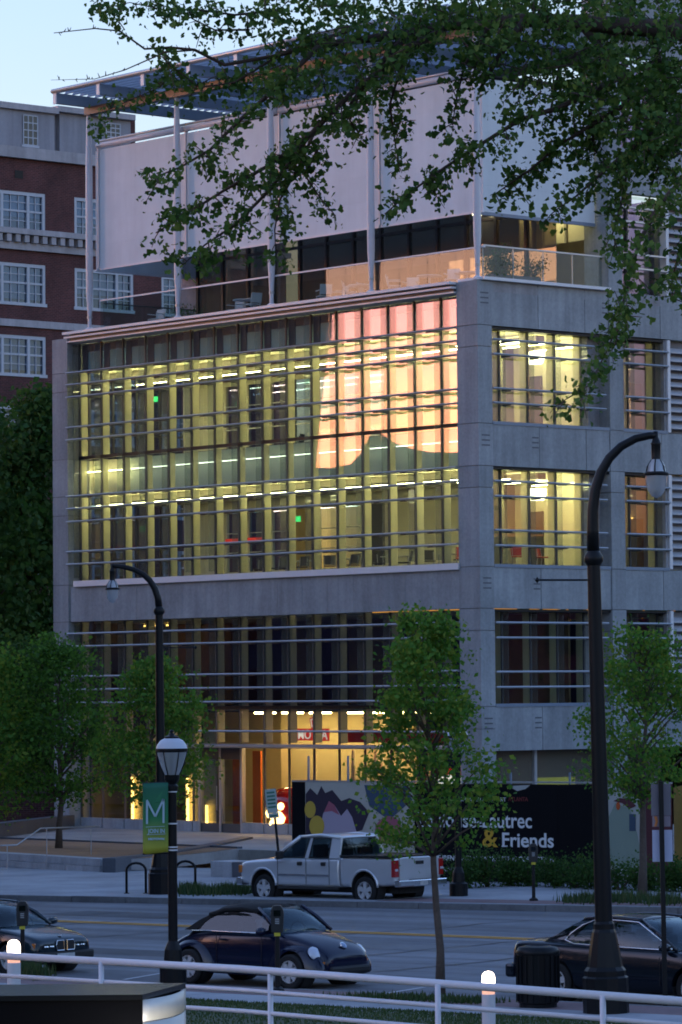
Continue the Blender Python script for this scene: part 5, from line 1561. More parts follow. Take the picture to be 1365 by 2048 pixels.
arR = [(XRr, .62, 1.2, .46, AR), (XRr, -1.2, -.62, .46, AR)]
body_loft('cargo_bed', [(-.955, tprof(.47, 1.27, .985, 0)), (-.98, tprof(.46, 1.285, .995, 0)), (-1.4, tprof(.46, 1.29, 1.0, 0)), (-2.2, tprof(.48, 1.29, 1.0, 0)), (-2.85, tprof(.52, 1.29, .995, 0)), (-2.90, tprof(.54, 1.28, .985, 0))], silver, trk, arR)
B(-2.84, -1.0, -.86, .86, 1.27, 1.312).build('bed_cover', blackp, trk)
for y in (-.93, .93): B(-2.88, -.98, y - .06, y + .06, 1.275, 1.325).build('bed_rail_cap', rubber, trk)
# cab glass and roof
zb_, zr_ = 1.22, 1.84
Ab, At = (1.34, .86, 1.20), (.60, .70, 1.80)
Cb, Ct = (-.86, .86, 1.24), (-.78, .70, 1.80)
def yflip(p): return (p[0], -p[1], p[2])
glass_patch('windscreen', patch(yflip(Ab), Ab, yflip(At), At, (.10, 0, .03)), carglass, trk)
glass_patch('rear_window', patch(yflip(Cb), Cb, yflip(Ct), Ct, (-.03, 0, 0)), carglass, trk)
rf = MB().grid(patch((.66, -.72, 1.79), (.66, .72, 1.79), (-.82, -.72, 1.80), (-.82, .72, 1.80), (0, 0, .085), 10, 10)).build('roof', silver, trk, smooth=True)
rf.modifiers.new('t', 'SOLIDIFY').thickness = .05
for sgn in (1, -1):
    def q(p): return Vector((p[0], p[1] * sgn, p[2]))
    def side_pt(x, f):  # f 0 belt .. 1 roof
        return (x, (.965 + (.745 - .965) * f), 1.235 + (1.79 - 1.235) * f)
    # door frames and pillars
    MB().tube([q((1.40, .93, 1.21)), q((1.0, .86, 1.53)), q((.62, .76, 1.80))], .05, 8).build('front_pillar', silver, trk, smooth=True)
    MB().tube([q(side_pt(.62, 1)), q((-.1, .745, 1.84)), q(side_pt(-.80, 1))], .05, 8).build('roof_rail', silver, trk, smooth=True)
    MB().prism([q(side_pt(.30, 0)), q(side_pt(.17, 0)), q(side_pt(.17, 1)), q(side_pt(.25, 1))], (0, -.05 * sgn, 0)).build('centre_pillar', silver, trk)
    MB().prism([q(side_pt(-.58, 0)), q(side_pt(-.92, 0)), q(side_pt(-.84, 1)), q(side_pt(-.50, 1))], (0, -.07 * sgn, 0)).build('rear_pillar', silver, trk)
    MB().grid([[q(side_pt(1.30, 0)), q(side_pt(.30, 0))], [q(side_pt(.98, .5)), q(side_pt(.30, .5))], [q(side_pt(.66, .96)), q(side_pt(.28, .96))]]).build('front_window', carglass, trk)
    MB().grid([[q(side_pt(.17, 0)), q(side_pt(-.58, 0))], [q(side_pt(.17, .96)), q(side_pt(-.52, .96))]]).build('rear_side_window', carglass, trk)
    for (x0, x1) in ((1.25, .34), (.14, -.56)):
        a_, b_ = q((x0, .972, 1.245)), q((x1, .972, 1.245))
        MB().bar(a_, b_, .02, .03).build('window_strip', rubber, trk)
    for pl_ in ([side_pt(1.22, .06), side_pt(.70, .93), side_pt(.30, .93), side_pt(.33, .04)], [side_pt(.14, .04), side_pt(.14, .93), side_pt(-.50, .93), side_pt(-.56, .04)]):
        MB().tube([q((p[0], p[1] + .008, p[2])) for p in pl_], .016, 6).build('window_seal', rubber, trk)
    for xs in (1.27, .235, -.60):
        b = MB(); y = 1.0015
        b.box(xs - .006, xs + .006, sgn * y - .004, sgn * y + .004, .52, 1.22); b.build('door_seam', rubber, trk)
    for x0 in (.50, -.36): B(x0 - .11, x0 + .05, sgn * 1.0 - .03, sgn * 1.0 + .03, 1.03, 1.13).build('door_handle', rubber, trk, bevel=.02)
    for x0, x1 in ((1.24, .26), (.21, -.58)): B(x1, x0, sgn * 1.005 - .012, sgn * 1.005 + .012, .735, .80).build('side_moulding', chrome, trk, bevel=.008)
    B(-.9, 1.3, sgn * .96 - .03, sgn * .96 + .03, .40, .46).build('rocker', seatm, trk)
    m_ = B(1.02, 1.18, sgn * 1.10 - .10, sgn * 1.10 + .10, 1.20, 1.42).build('side_mirror', rubber, trk, bevel=.04)
    B(-2.925, -2.80, sgn * .92 - .09, sgn * .92 + .09, .76, 1.21).build('tail_lamp', tail, trk, bevel=.015)
    B(-2.935, -2.90, sgn * .93 - .06, sgn * .93 + .06, .92, .98).build('reverse_lamp', hlm, trk)
    for x in (XF, XRr):
        arc_lip(trk, x, .985, AR + .012, .46, sgn, silver)
        well(trk, x, sgn, .97, AR + .005)
        wheel(trk, x, sgn * .84, WR, .27, sgn, 5)
B(-2.935, -2.905, -.80, .80, .66, 1.26).build('tailgate', silver, trk, bevel=.01)
B(-2.95, -2.93, -.16, .16, 1.08, 1.17).build('tailgate_handle', rubber, trk)
B(-3.08, -2.88, -.98, .98, .50, .68).build('rear_bumper', chrome, trk, bevel=.03)
B(-3.085, -3.075, -.6, .6, .68, .70).build('bumper_step', rubber, trk)
B(-3.092, -3.082, -.16, .16, .53, .655).build('number_plate', mat('plate_white', (.5, .5, .5), .5, nscale=20, namt=.3), trk)
B(2.62, 2.84, -.98, .98, .46, .68).build('front_bumper', chrome, trk, bevel=.04)
B(2.70, 2.80, -.80, .80, .72, 1.00).build('grille', rubber, trk)
for sgn in (1, -1): B(2.64, 2.77, sgn * .84 - .12, sgn * .84 + .12, .80, 1.02).build('headlamp', ambl if sgn > 0 else hlm, trk, bevel=.03)
B(-2.6, 2.4, -.45, .45, .30, .5).build('chassis', seatm, trk)
B(-.6, .9, -.7, .7, .5, 1.24).build('cabin_floor', seatm, trk)
for y in (-.4, .4):
    for x in (.35, -.55): B(x - .2, x - .05, y - .26, y + .26, 1.0, 1.58).build('seat', seatm, trk, bevel=.05)
# ---- sedan family
def sedan(name, label, cat, paint, loc, p, group=None):
    """p: wb, hw, zr, nose, tail, belt etc."""
    t = thing(name, label, cat, loc=loc, rz=math.atan2(SU.y, SU.x)); t.scale = (p['k'],) * 3
    xf, xr = p['wb'] / 2, -p['wb'] / 2; hw = p['hw']; r = p['r']; ar = r + .065
    def pr(zb, zs, zt, w, crown=.02):
        return [(0, zb), (w * .82, zb), (w - .05, zb + .05), (w, zb + (zs - zb) * .45), (w - .01, zs), (w - .06, zt - .03), (w - .13, zt), (0, zt + crown)]
    st = [(x, pr(zb, zs, zt, w * hw)) for x, zb, zs, zt, w in p['st']]
    arch = [(x, s_ * (hw - .30) if s_ > 0 else -hw - .3, hw + .3 if s_ > 0 else -(hw - .30), r * 1.02, ar) for x in (xf, xr) for s_ in (1, -1)]
    body_loft('body', st, paint, t, arch)
    Ab, At, Cb, Ct = p['Ab'], p['At'], p['Cb'], p['Ct']
    glass_patch('windscreen', patch(yflip(Ab), Ab, yflip(At), At, (.14, 0, .05)), carglass, t)
    glass_patch('rear_window', patch(yflip(Cb), Cb, yflip(Ct), Ct, (-.10, 0, .06)), carglass, t)
    o = MB().grid(patch(yflip(At), At, yflip(Ct), Ct, (0, 0, .075), 10, 10)).build('roof', p.get('roof', paint), t, smooth=True)
    o.modifiers.new('t', 'SOLIDIFY').thickness = .03
    for sgn in (1, -1):
        def q(v): return Vector((v[0], v[1] * sgn, v[2]))
        Ms = [(Vector(Ab).lerp(Vector(Cb), .5) + Vector((0, .03, .0))), (Vector(At).lerp(Vector(Ct), .5) + Vector((0, .025, .015)))]
        n = 16
        top = []
        for i in range(n + 1):
            f = i / n
            top.append(Vector(At).lerp(Vector(Ct), f) + Vector((0, .03 * math.sin(math.pi * f) + .01, .03 * math.sin(math.pi * f))))
        bot = [Vector(Ab).lerp(Vector(Cb), i / n) + Vector((0, .05 * math.sin(math.pi * i / n) + .02, 0)) for i in range(n + 1)]
        # side glass between rounded ends
        P = [[q(bot[i].lerp(top[i], j / 6) + Vector((0, .03 * math.sin(math.pi * j / 6), 0))) for j in range(7)] for i in range(n + 1)]
        gl_ = MB().grid(P).build('side_window', carglass, t, smooth=True)
        MB().tube([q(v) for v in [Vector(Ab)] + [Vector(Ab).lerp(Vector(At), .5) + Vector((.02, .03, .02)), Vector(At)]], .035, 8).build('front_pillar', paint, t, smooth=True)
        MB().tube([q(v) for v in top], .034, 8).build('roof_rail', p.get('roof', paint), t, smooth=True)
        cp = [q(v) for v in (bot[n], bot[int(n * p.get('cq', .8))], top[int(n * .86)], top[n])]
        MB().prism([v + Vector((0, .012 * sgn, 0)) for v in cp], (0, -.03 * sgn, 0)).build('rear_pillar', paint, t)
        if p.get('chrome'):
            k1 = int(n * .84)
            loop = [bot[0] + Vector((-.05, 0, .02))] + bot[1:k1] + [bot[k1].lerp(top[k1], .12) + Vector((-.10, 0, 0)), bot[k1].lerp(top[k1], .4) + Vector((-.13, 0, 0)), bot[k1].lerp(top[k1], .72) + Vector((-.08, 0, 0))] + [top[i].lerp(bot[i], .07) for i in range(k1 - 1, 0, -1)] + [bot[0] + Vector((-.05, 0, .02))]
            MB().tube([q(v + Vector((0, .03, 0))) for v in loop], .013, 6).build('window_surround', chrome, t, smooth=True)
        if p.get('bpillar', True):
            i = int(n * .48)
            MB().prism([P[i][j] + Vector((0, .006 * sgn, 0)) for j in (0, 3, 6)] + [P[i + 1][j] + Vector((-.02, .006 * sgn, 0)) for j in (6, 3, 0)], (0, -.015 * sgn, 0)).build('centre_pillar', rubber, t)
        mx = Vector(Ab) + Vector((-.12, .16, .05))
        b = MB(); b.lathe([(0, -.13), (.06, -.10), (.085, 0), (.07, .09), (0, .11)], 12, axis='y'); mo = b.build('side_mirror', p.get('mirror', paint), t, smooth=True, loc=q(mx)); mo.scale = (1, 1, .9)
        for xs in (Ab[0] - .25, Ab[0] - 1.30):
            B(xs - .004, xs + .004, sgn * (hw - .004) - .006, sgn * (hw - .004) + .004, .36, .84).build('door_seam', rubber, t)
        B(Ab[0] - 1.27, Ab[0] - 1.07, sgn * (hw) - .02, sgn * (hw) + .015, .76, .80).build('door_handle', p.get('handle', paint), t, bevel=.01)
        for x in (xf, xr):
            well(t, x, sgn, hw - .02, ar + .004)
            wheel(t, x, sgn * (hw - .13), r, .22, sgn, p.get('spokes', 5))
    B(xr + .3, xf - .3, -hw * .7, hw * .7, .32, .86).build('cabin_floor', seatm, t)
    B(xr - .3, xf + .3, -hw * .6, hw * .6, .18, .32).build('chassis', seatm, t)
    for y in (-.36, .36):
        for x in (.12, -.75):
            B(x - .14, x, y - .23, y + .23, .7, 1.12).build('seat', seatm, t, bevel=.05)
            B(x - .13, x - .03, y - .12, y + .12, 1.13, 1.25).build('head_rest', seatm, t, bevel=.03)
    MB().tube([(.62 + .03 * math.cos(a), .36 + .18 * math.cos(a), .92 + .17 * math.sin(a)) for a in np.linspace(0, 6.283, 17)], .014, 6).build('steering_wheel', seatm, t)
    return t, q
navy = mat('dark_blue_green_paint', (.006, .020, .030), .16, 0, nscale=3, namt=.1, coat=.35, spec=.4)
nblk = mat('black_saloon_paint', (.006, .010, .018), .16, 0, nscale=3, namt=.1, coat=.3, spec=.35)
vpark = 18.98 - .80
sB = s_for_px(76, 18.9) - .72
P1 = dict(k=.96, wb=2.70, hw=.85, r=.31, spokes=5,
    st=[(2.13, .32, .50, .62, .80), (2.08, .24, .56, .72, .90), (1.80, .22, .62, .80, .97), (1.35, .22, .66, .88, 1.0), (.95, .21, .68, .93, 1.0), (.2, .2, .70, .93, 1.0), (-.6, .2, .70, .94, 1.0), (-1.4, .22, .70, .95, 1.0), (-1.85, .25, .68, .94, .96), (-2.22, .32, .64, .90, .88), (-2.27, .4, .6, .84, .8)],
    Ab=(.98, .72, .93), At=(.22, .55, 1.345), Cb=(-1.62, .70, .95), Ct=(-1.02, .54, 1.33))
c1_, q_ = sedan('parked_saloon', 'dark saloon with twin kidney shaped grilles, cut off beside the glowing bollard', 'car', navy, S(sB - 1.35, vpark - .03, 0), P1)
for sgn in (1, -1):
    MB().prism([(2.02, sgn * .045, .50), (2.02, sgn * .23, .50), (2.02, sgn * .25, .60), (2.02, sgn * .22, .68), (2.02, sgn * .05, .68)], (.125, 0, 0)).build('kidney_grille', rubber, c1_)
    MB().tube([(2.15, sgn * .04, .49), (2.15, sgn * .235, .49), (2.145, sgn * .255, .60), (2.14, sgn * .225, .685), (2.14, sgn * .045, .685), (2.15, sgn * .04, .49)], .012, 6).build('grille_surround', chrome, c1_)
    B(1.99, 2.105, sgn * .42 - .15, sgn * .42 + .15, .52, .66).build('headlamp', hlm, c1_, bevel=.03)
    for yy in (.35, .50): MB().lathe([(0, .0), (.055, 0), (.06, -.02)], 14, (2.11, sgn * yy, .59)).build('lamp_bulb', chrome, c1_).rotation_euler = (0, 0, 0)
    B(1.88, 2.04, sgn * .68 - .075, sgn * .68 + .075, .53, .65).build('indicator', ambl, c1_, bevel=.02)
    B(2.06, 2.11, sgn * .62 - .09, sgn * .62 + .09, .30, .37).build('fog_lamp', hlm, c1_, bevel=.015)
B(2.00, 2.16, -.80, .80, .30, .47).build('front_bumper', rubber, c1_, bevel=.04)
B(2.157, 2.166, -.24, .24, .34, .43).build('number_plate', MATS['plate_white'], c1_)
MB().lathe([(0, .012), (.04, .01), (.042, 0)], 14, (1.98, 0, .765)).build('bonnet_badge', hlm, c1_)
# ---- dark saloon at the right
s2 = s_for_px(1121, 18.9)
s2b = s_for_px(1350, 18.9)
P2 = dict(k=.98, wb=2.85, hw=.90, r=.33, spokes=5, chrome=True, handle=chrome, bpillar=True,
    st=[(2.35, .32, .50, .62, .78), (2.28, .24, .56, .72, .90), (1.9, .22, .62, .82, .97), (1.42, .22, .66, .90, 1.0), (1.0, .21, .68, .95, 1.0), (.2, .2, .70, .96, 1.0), (-.6, .2, .70, .98, 1.0), (-1.5, .22, .72, 1.0, 1.0), (-2.0, .27, .72, 1.01, .97), (-2.40, .34, .70, 1.0, .90), (-2.48, .42, .66, .93, .82)],
    Ab=(1.05, .76, .95), At=(.22, .58, 1.41), Cb=(-1.75, .72, 1.0), Ct=(-1.0, .56, 1.40), cq=.86)
c2_, q_ = sedan('parked_saloon', 'black saloon with chrome framed side windows parked behind the tall near lamp post', 'car', nblk, S(s2 + 1.40, vpark, 0), P2)
for sgn in (1, -1):
    B(-2.435, -2.28, sgn * .62 - .12, sgn * .62 + .12, .74, .86).build('tail_lamp', mat('dark_tail_lens', (.14, .008, .01), .15, coat=1.0), c2_, bevel=.03)
    B(2.12, 2.30, sgn * .62 - .18, sgn * .62 + .18, .54, .68).build('headlamp', hlm, c2_, bevel=.03)
B(-2.56, -2.36, -.84, .84, .36, .60).build('rear_bumper', nblk, c2_, bevel=.05)
# ---- blue convertible with round fenders
blue = mat('deep_blue_paint', (.004, .008, .030), .18, 0, nscale=3, namt=.1, coat=.25, spec=.35)
cloth = mat('black_soft_top', (.010, .010, .011), .9, nscale=14, namt=.3, bump=.2)
sb0, sb1 = s_for_px(390, 18.95), s_for_px(582, 18.95)
kb_ = (sb1 - sb0) / 2.51
bt = thing('convertible_car', 'dark blue rounded convertible with black soft top and round headlamps parked at the near kerb', 'car', loc=S((sb0 + sb1) / 2, 18.95 - .76 * kb_, 0), rz=math.atan2(SU.y, SU.x))
bt.scale = (kb_ * 1.05,) * 3
def bp2(zb, zs, zt, w, crown=.03):
    return [(0, zb), (w * .8, zb), (w - .04, zb + .04), (w, zb + (zs - zb) * .5), (w - .01, zs), (w - .05, zt - .04), (w - .14, zt), (0, zt + crown)]
bar_ = .365
archs = [(x, .50, 1.2, .32, bar_) for x in (1.255, -1.255)] + [(x, -1.2, -.50, .32, bar_) for x in (1.255, -1.255)]
body_loft('body', [(1.98, bp2(.36, .46, .56, .50)), (1.92, bp2(.26, .50, .66, .60, .04)), (1.68, bp2(.22, .58, .80, .66, .06)), (1.3, bp2(.2, .64, .92, .68, .07)), (.9, bp2(.2, .68, 1.0, .71, .05)), (.5, bp2(.2, .72, 1.0, .745, .0)), (-.3, bp2(.2, .72, .99, .75, .0)), (-1.0, bp2(.2, .72, .99, .74, .0)), (-1.4, bp2(.21, .68, .95, .70, .05)), (-1.75, bp2(.24, .60, .82, .66, .06)), (-1.98, bp2(.28, .52, .66, .60, .04)), (-2.04, bp2(.36, .46, .56, .5))], blue, bt, archs)
for sgn in (1, -1):
    for x, lx, hz_ in ((1.24, .70, .50), (-1.26, .66, .52)):
        bm = bmesh.new(); bmesh.ops.create_uvsphere(bm, u_segments=28, v_segments=18, radius=1)
        me = bpy.data.meshes.new('fender')
        for v in bm.verts:
            v.co = Vector((x + v.co.x * lx, sgn * .62 + v.co.y * .235, .30 + v.co.z * (hz_ if v.co.z > 0 else .12)))
        bm.to_mesh(me); bm.free(); me.materials.append(blue)
        fo = bpy.data.objects.new('fender', me); COL.objects.link(fo)
        cut_arches(fo, [(x + (.015 if x > 0 else 0), sgn * .50 if sgn > 0 else -1.2, 1.2 if sgn > 0 else -.50, .32, bar_)])
        fo.parent = bt; smooth_by_angle(fo, 50)
    for x in (1.255, -1.255):
        well(bt, x, sgn, .80, bar_ + .004, .3); wheel(bt, x, sgn * .74, .318, .21, sgn, 6)
    hl_ = MB(); hl_.lathe([(0, .06), (.085, .05), (.145, .015), (.158, -.02)], 20); h = hl_.build('headlamp', hlm, bt, smooth=True, loc=(1.70, sgn * .61, .655)); h.rotation_euler = (0, math.radians(52), sgn * .22)
    hl_ = MB(); hl_.lathe([(.154, .0), (.170, .0), (.170, -.03)], 20); h = hl_.build('headlamp_ring', blue, bt, loc=(1.70, sgn * .61, .655)); h.rotation_euler = (0, math.radians(52), sgn * .22)
    tl_ = MB(); tl_.lathe([(0, .05), (.07, .035), (.095, 0)], 16); h = tl_.build('tail_lamp', tail, bt, smooth=True, loc=(-1.80, sgn * .60, .67)); h.rotation_euler = (0, math.radians(-58), -sgn * .3)
    o = MB(); o.prism([(1.915, sgn * .36, .47), (1.86, sgn * .60, .47), (1.86, sgn * .60, .51), (1.915, sgn * .36, .51)], (.03, sgn * .01, 0)); o.build('indicator', ambl, bt)
    B(-.75, .8, sgn * .77 - .05, sgn * .77 + .03, .22, .30).build('sill_board', blue, bt, bevel=.02)
    MB().tube([(.62, sgn * .765, .985), (0, sgn * .775, .985), (-.7, sgn * .765, .985), (-1.28, sgn * .70, .97)], .014, 6).build('belt_strip', chrome, bt, smooth=True)
    # windscreen pillar, side glass
    MB().tube([(.92, sgn * .70, .99), (.6, sgn * .66, 1.23), (.30, sgn * .58, 1.42)], .035, 8).build('front_pillar', blue, bt, smooth=True)
    n = 14; Pg = []
    for i in range(n + 1):
        f = i / n; x = .66 - 1.72 * f
        zt_c = .985 + .40 * max(0.0, math.sin(math.pi * min(1, max(0, (f * .93 + .07)))) ) ** .62
        if f < .3: zt_c = min(zt_c, .985 + (.92 - .02 - x) * .75)
        yt_ = .745 - (zt_c - .985) * .36
        Pg.append([(x, sgn * (.752 + (yt_ - .745) * j / 4), .985 + (zt_c - .985) * j / 4) for j in range(5)])
    MB().grid(Pg).build('side_window', carglass, bt, smooth=True)
    mo = MB(); mo.lathe([(0, -.11), (.06, -.08), (.08, 0), (.06, .08), (0, .10)], 12, axis='y'); mo.build('side_mirror', blue, bt, smooth=True, loc=(.60, sgn * .86, 1.02))
    for xs in (.50, -.62): B(xs - .004, xs + .004, sgn * .748 - .004, sgn * .748 + .006, .34, .96).build('door_seam', rubber, bt)
    B(-.52, -.38, sgn * .755 - .01, sgn * .755 + .02, .82, .86).build('door_handle', blue, bt, bevel=.008)
glass_patch('windscreen', patch((.92, -.68, .99), (.92, .68, .99), (.30, -.56, 1.42), (.30, .56, 1.42), (.12, 0, .05)), carglass, bt)
# soft top
prof = [(.33, 1.42, .57), (.10, 1.475, .60), (-.30, 1.49, .61), (-.75, 1.44, .60), (-1.08, 1.30, .60), (-1.32, 1.12, .60), (-1.50, .97, .60)]
P = []
for x, z, w in prof:
    row = []
    for j in range(13):
        a = -1 + 2 * j / 12
        side_z = max(.97, z - .18 - (0.0 if x > -.9 else .0))
        e = abs(a) ** 5
        row.append((x, a * (w + .06 * e), z - (.10 + .06) * e - .02 * a * a))
    P.append(row)
so = MB().grid(P).build('soft_top', cloth, bt, smooth=True); so.modifiers.new('t', 'SOLIDIFY').thickness = .03
for sgn in (1, -1):
    # fabric quarter behind the side glass and rim above it
    Q = []
    for i in range(9):
        f = i / 8; x = -.62 - .80 * f
        zt2 = np.interp(-x, [.3, .75, 1.08, 1.32, 1.50], [1.36, 1.31, 1.18, 1.03, .95])
        zt_c = .985 + .40 * max(0.0, math.sin(math.pi * min(1, ((.66 - x) / 1.72) * .93 + .07))) ** .62 if x > -1.06 else .985
        Q.append([(x, sgn * (.76 - (z - .985) * .36), z) for z in np.linspace(min(zt_c, zt2), max(zt2, .985), 4)])
    MB().grid(Q).build('soft_top_quarter', cloth, bt, smooth=True)
    MB().tube([(.33, sgn * .60, 1.36), (-.05, sgn * .63, 1.40), (-.5, sgn * .62, 1.37), (-.85, sgn * .66, 1.27)], .045, 8).build('soft_top_edge', cloth, bt, smooth=True)
B(-.9, .6, -.62, .62, .3, .9).build('cabin_floor', seatm, bt)
for y in (-.34, .34):
    B(-.30, -.14, y - .22, y + .22, .7, 1.15).build('seat', seatm, bt, bevel=.06)
    B(-.29, -.19, y - .12, y + .12, 1.16, 1.28).build('head_rest', seatm, bt, bevel=.03)
MB().tube([(.42 + .03 * math.cos(a), .34 + .17 * math.cos(a), .98 + .16 * math.sin(a)) for a in np.linspace(0, 6.283, 17)], .014, 6).build('steering_wheel', seatm, bt)
em = sub('bonnet_badge', bt); em.location = (1.83, 0, .775); em.rotation_euler = (0, math.radians(46), 0)
MB().lathe([(0, .01), (.06, .01), (.062, 0)], 18).build('badge_disc', mat('badge_blue', (.12, .22, .42), .25, .3), em)
MB().lathe([(.055, .009), (.068, .014), (.072, .0)], 18).build('badge_ring', chrome, em)
for a, b in (((-.045, -.02), (-.01, -.008)), ((-.045, .02), (-.01, .008)), ((-.005, -.045), (.04, -.022)), ((.04, -.022), (.01, 0)), ((.01, 0), (.04, .022)), ((.04, .022), (-.005, .045)), ((-.045, -.02), (-.008, 0)), ((-.045, .02), (-.008, 0))):
    MB().bar((a[0], a[1], .014), (b[0], b[1], .014), .008, .006).build('badge_stroke', chrome, em)
B(1.93, 2.04, -.52, .52, .28, .42).build('front_bumper', rubber, bt, bevel=.04)
# ------------------------------------------------------------------ terrace and classroom furniture
def chair_proto(name, label, cm, fm, loc, rz, group, arms=False):
    t = thing(name, label, 'chair', loc=loc, rz=rz, group=group)
    B(-.23, .23, -.22, .23, .43, .47).build('seat', cm, t, bevel=.015)
    MB().prism([(-.23, .23, .50), (.23, .23, .50), (.23, .30, .86), (-.23, .30, .86)], (0, .025, 0)).build('backrest', cm, t)
    for x in (-.2, .2):
        for y0, y1 in ((-.2, -.24), (.2, .26)):
            MB().tube([(x, y1, 0), (x, y0, .44)], .014, 6).build('leg', fm, t)
        MB().tube([(x, .21, .44), (x, .25, .80)], .014, 6).build('back_post', fm, t)
        if arms: B(x - .025 + (.03 if x > 0 else -.03), x + .025 + (.03 if x > 0 else -.03), -.2, .25, .64, .665).build('armrest', cm, t)
    return t
def table_proto(name, label, tm, fm, loc, rz, group, r=.45, square=False):
    t = thing(name, label, 'table', loc=loc, rz=rz, group=group)
    if square: B(-.75, .75, -.38, .38, .70, .735).build('table_top', tm, t, bevel=.01)
    else: MB().lathe([(0, .70), (r, .70), (r, .73), (0, .735)], 24).build('table_top', tm, t)
    if square:
        for x in (-.68, .68):
            for y in (-.3, .3): MB().tube([(x, y, 0), (x, y, .70)], .02, 6).build('leg', fm, t)
    else:
        MB().tube([(0, 0, .03), (0, 0, .70)], .035, 8).build('column', fm, t)
        MB().lathe([(.26, 0), (.26, .02), (.05, .05)], 16).build('base', fm, t)
    return t
def many(proto, spots, kids=None):
    kids = {}
    for x in COL.objects:
        if x.parent is not None: kids.setdefault(x.parent.name, []).append(x)
    out = [proto]
    for i, (loc, rz, label) in enumerate(spots):
        c = copy_tree(proto, None, kids); c.location = loc; c.rotation_euler = (0, 0, rz); c['label'] = label; out.append(c)
    return out
def PB(u, w, z): return CB + EU * u + EW * w + Vector((0, 0, z))
TZ = 19.27
whc = mat('white_terrace_plastic', (.62, .62, .62), .5, nscale=5, namt=.05)
tc = []
for i, (px, w) in enumerate(((312, 1.7), (470, 2.0), (505, 1.2), (648, 1.5), (678, 2.1), (702, 1.5), (735, 2.2), (790, 1.4), (822, 2.2), (905, 1.6))):
    tc.append((PB(FZ(px, 600, w)[0], w, TZ), ROTB + RND.uniform(-2.5, 2.5)))
tlab = ['white armchair alone at the open end of the terrace by the green planter', 'white armchair second along the terrace, before the pavilion doors', 'white armchair close to the second railing pole beside the blue doorway', 'white armchair left of the pair in front of the third terrace pole', 'white armchair set back behind the pair near the third terrace pole', 'white armchair touching the third terrace pole in the pale reflection', 'white armchair just past the third terrace pole, turned away', 'white armchair in the middle of the bright railing reflection', 'white armchair behind the bright reflection, nearer the pavilion', 'white armchair closest to the corner pole of the terrace']
ch0 = chair_proto('terrace_chair', tlab[0], whc, whc, tc[0][0], tc[0][1], 'white armchairs on the roof terrace', True)
many(ch0, [(p, r, l) for (p, r), l in zip(tc[1:], tlab[1:])])
tt = []
for px, w in ((490, 1.6), (722, 1.8), (860, 1.8), (935, 2.2)): tt.append(PB(FZ(px, 600, w)[0], w, TZ))
tbl = ['small round white terrace table between the two chairs by the blue doorway', 'small round white terrace table behind the third pole', 'small round white terrace table between the third pole and corner pole', 'small round white terrace table nearest the corner pole']
tb0 = table_proto('terrace_table', tbl[0], whc, whc, tt[0], ROTB, 'round white tables on the roof terrace')
many(tb0, [(p, ROTB, l) for p, l in zip(tt[1:], tbl[1:])])
shrub('low green planting at the open end of the terrace below the second pole', PB(FZ(385, 630, 1.0)[0], 1.0, TZ), .7, .5, 900, size=.06)
def planter(label, u, w, z, L=1.4):
    t = thing('planter_box', label, 'planter', loc=PB(u, w, z), rz=ROTB)
    for a in ((-L / 2, L / 2, -.25, -.21), (-L / 2, L / 2, .21, .25)): B(a[0], a[1], a[2], a[3], 0, .42).build('side_board', dgranite, t)
    for x in (-L / 2, L / 2 - .04): B(x, x + .04, -.21, .21, 0, .42).build('end_board', dgranite, t)
    B(-L / 2 + .04, L / 2 - .04, -.21, .21, .0, .38).build('soil', mulch, t)
    return t
planter('long dark planter on the side of the terrace behind the glass railing', -.75, 2.4, TZ, 2.2).rotation_euler = (0, 0, ROTB + math.pi / 2)
shrub('bushy dark evergreen in the terrace planter by the corner pole', PB(-.75, 1.9, TZ + .35), .75, .85, 2600, size=.07)
shrub('spiky shrub in the terrace planter near the concrete pier', PB(-.72, 3.3, TZ + .35), .5, .75, 900, size=.06)
# classrooms on the two lit floors
black = mat('black_mesh_chair', (.03, .03, .03), .6, nscale=6, namt=.1)
redc = mat('red_chair_shell', (.45, .06, .03), .5, nscale=6, namt=.08)
wtop = mat('white_table_top', (.7, .69, .6), .4, nscale=4, namt=.05)
bayw = ['first', 'second', 'third', 'fourth', 'fifth', 'sixth', 'seventh', 'eighth', 'ninth', 'tenth', 'eleventh', 'twelfth', 'thirteenth', 'fourteenth', 'fifteenth', 'sixteenth']
specs = []
def bayu(k, f=.5): return U0 + BAY * (k + f)
L3, L4 = 9.60, 14.46
tb1 = table_proto('work_table', 'long white table seen through the seventh window bay of the lower lit floor', wtop, alu, PB(bayu(6), 4.2, L3), ROTB, 'white work tables on the lit floors', square=True)
many(tb1, [(PB(bayu(k), w, z), ROTB, 'long white table seen through the %s window bay of the %s lit floor' % (bayw[k], n_)) for k, w, z, n_ in ((8, 4.4, L3, 'lower'), (10, 4.2, L3, 'lower'), (12, 4.4, L3, 'lower'), (14, 3.0, L3, 'lower'), (5, 7.0, L4, 'upper'), (7, 7.2, L4, 'upper'), (9, 7.0, L4, 'upper'), (11, 7.2, L4, 'upper'))])
chs = [(k, f, w, L3, 'lower') for k, f, w in ((6, .15, 3.4), (7, .1, 3.3), (8, .2, 3.5), (9, .1, 3.4), (10, .2, 3.3), (11, .15, 3.5), (12, .2, 3.4), (13, .3, 3.6))] + [(k, f, w, L4, 'upper') for k, f, w in ((4, .5, 6.2), (6, .3, 6.2), (8, .3, 6.3), (10, .2, 6.2))]
bc = chair_proto('desk_chair', 'black desk chair behind the glass of the sixth window bay on the lower lit floor', black, alu, PB(bayu(5, .4), 3.4, L3), ROTB + .4, 'desk chairs on the lit floors')
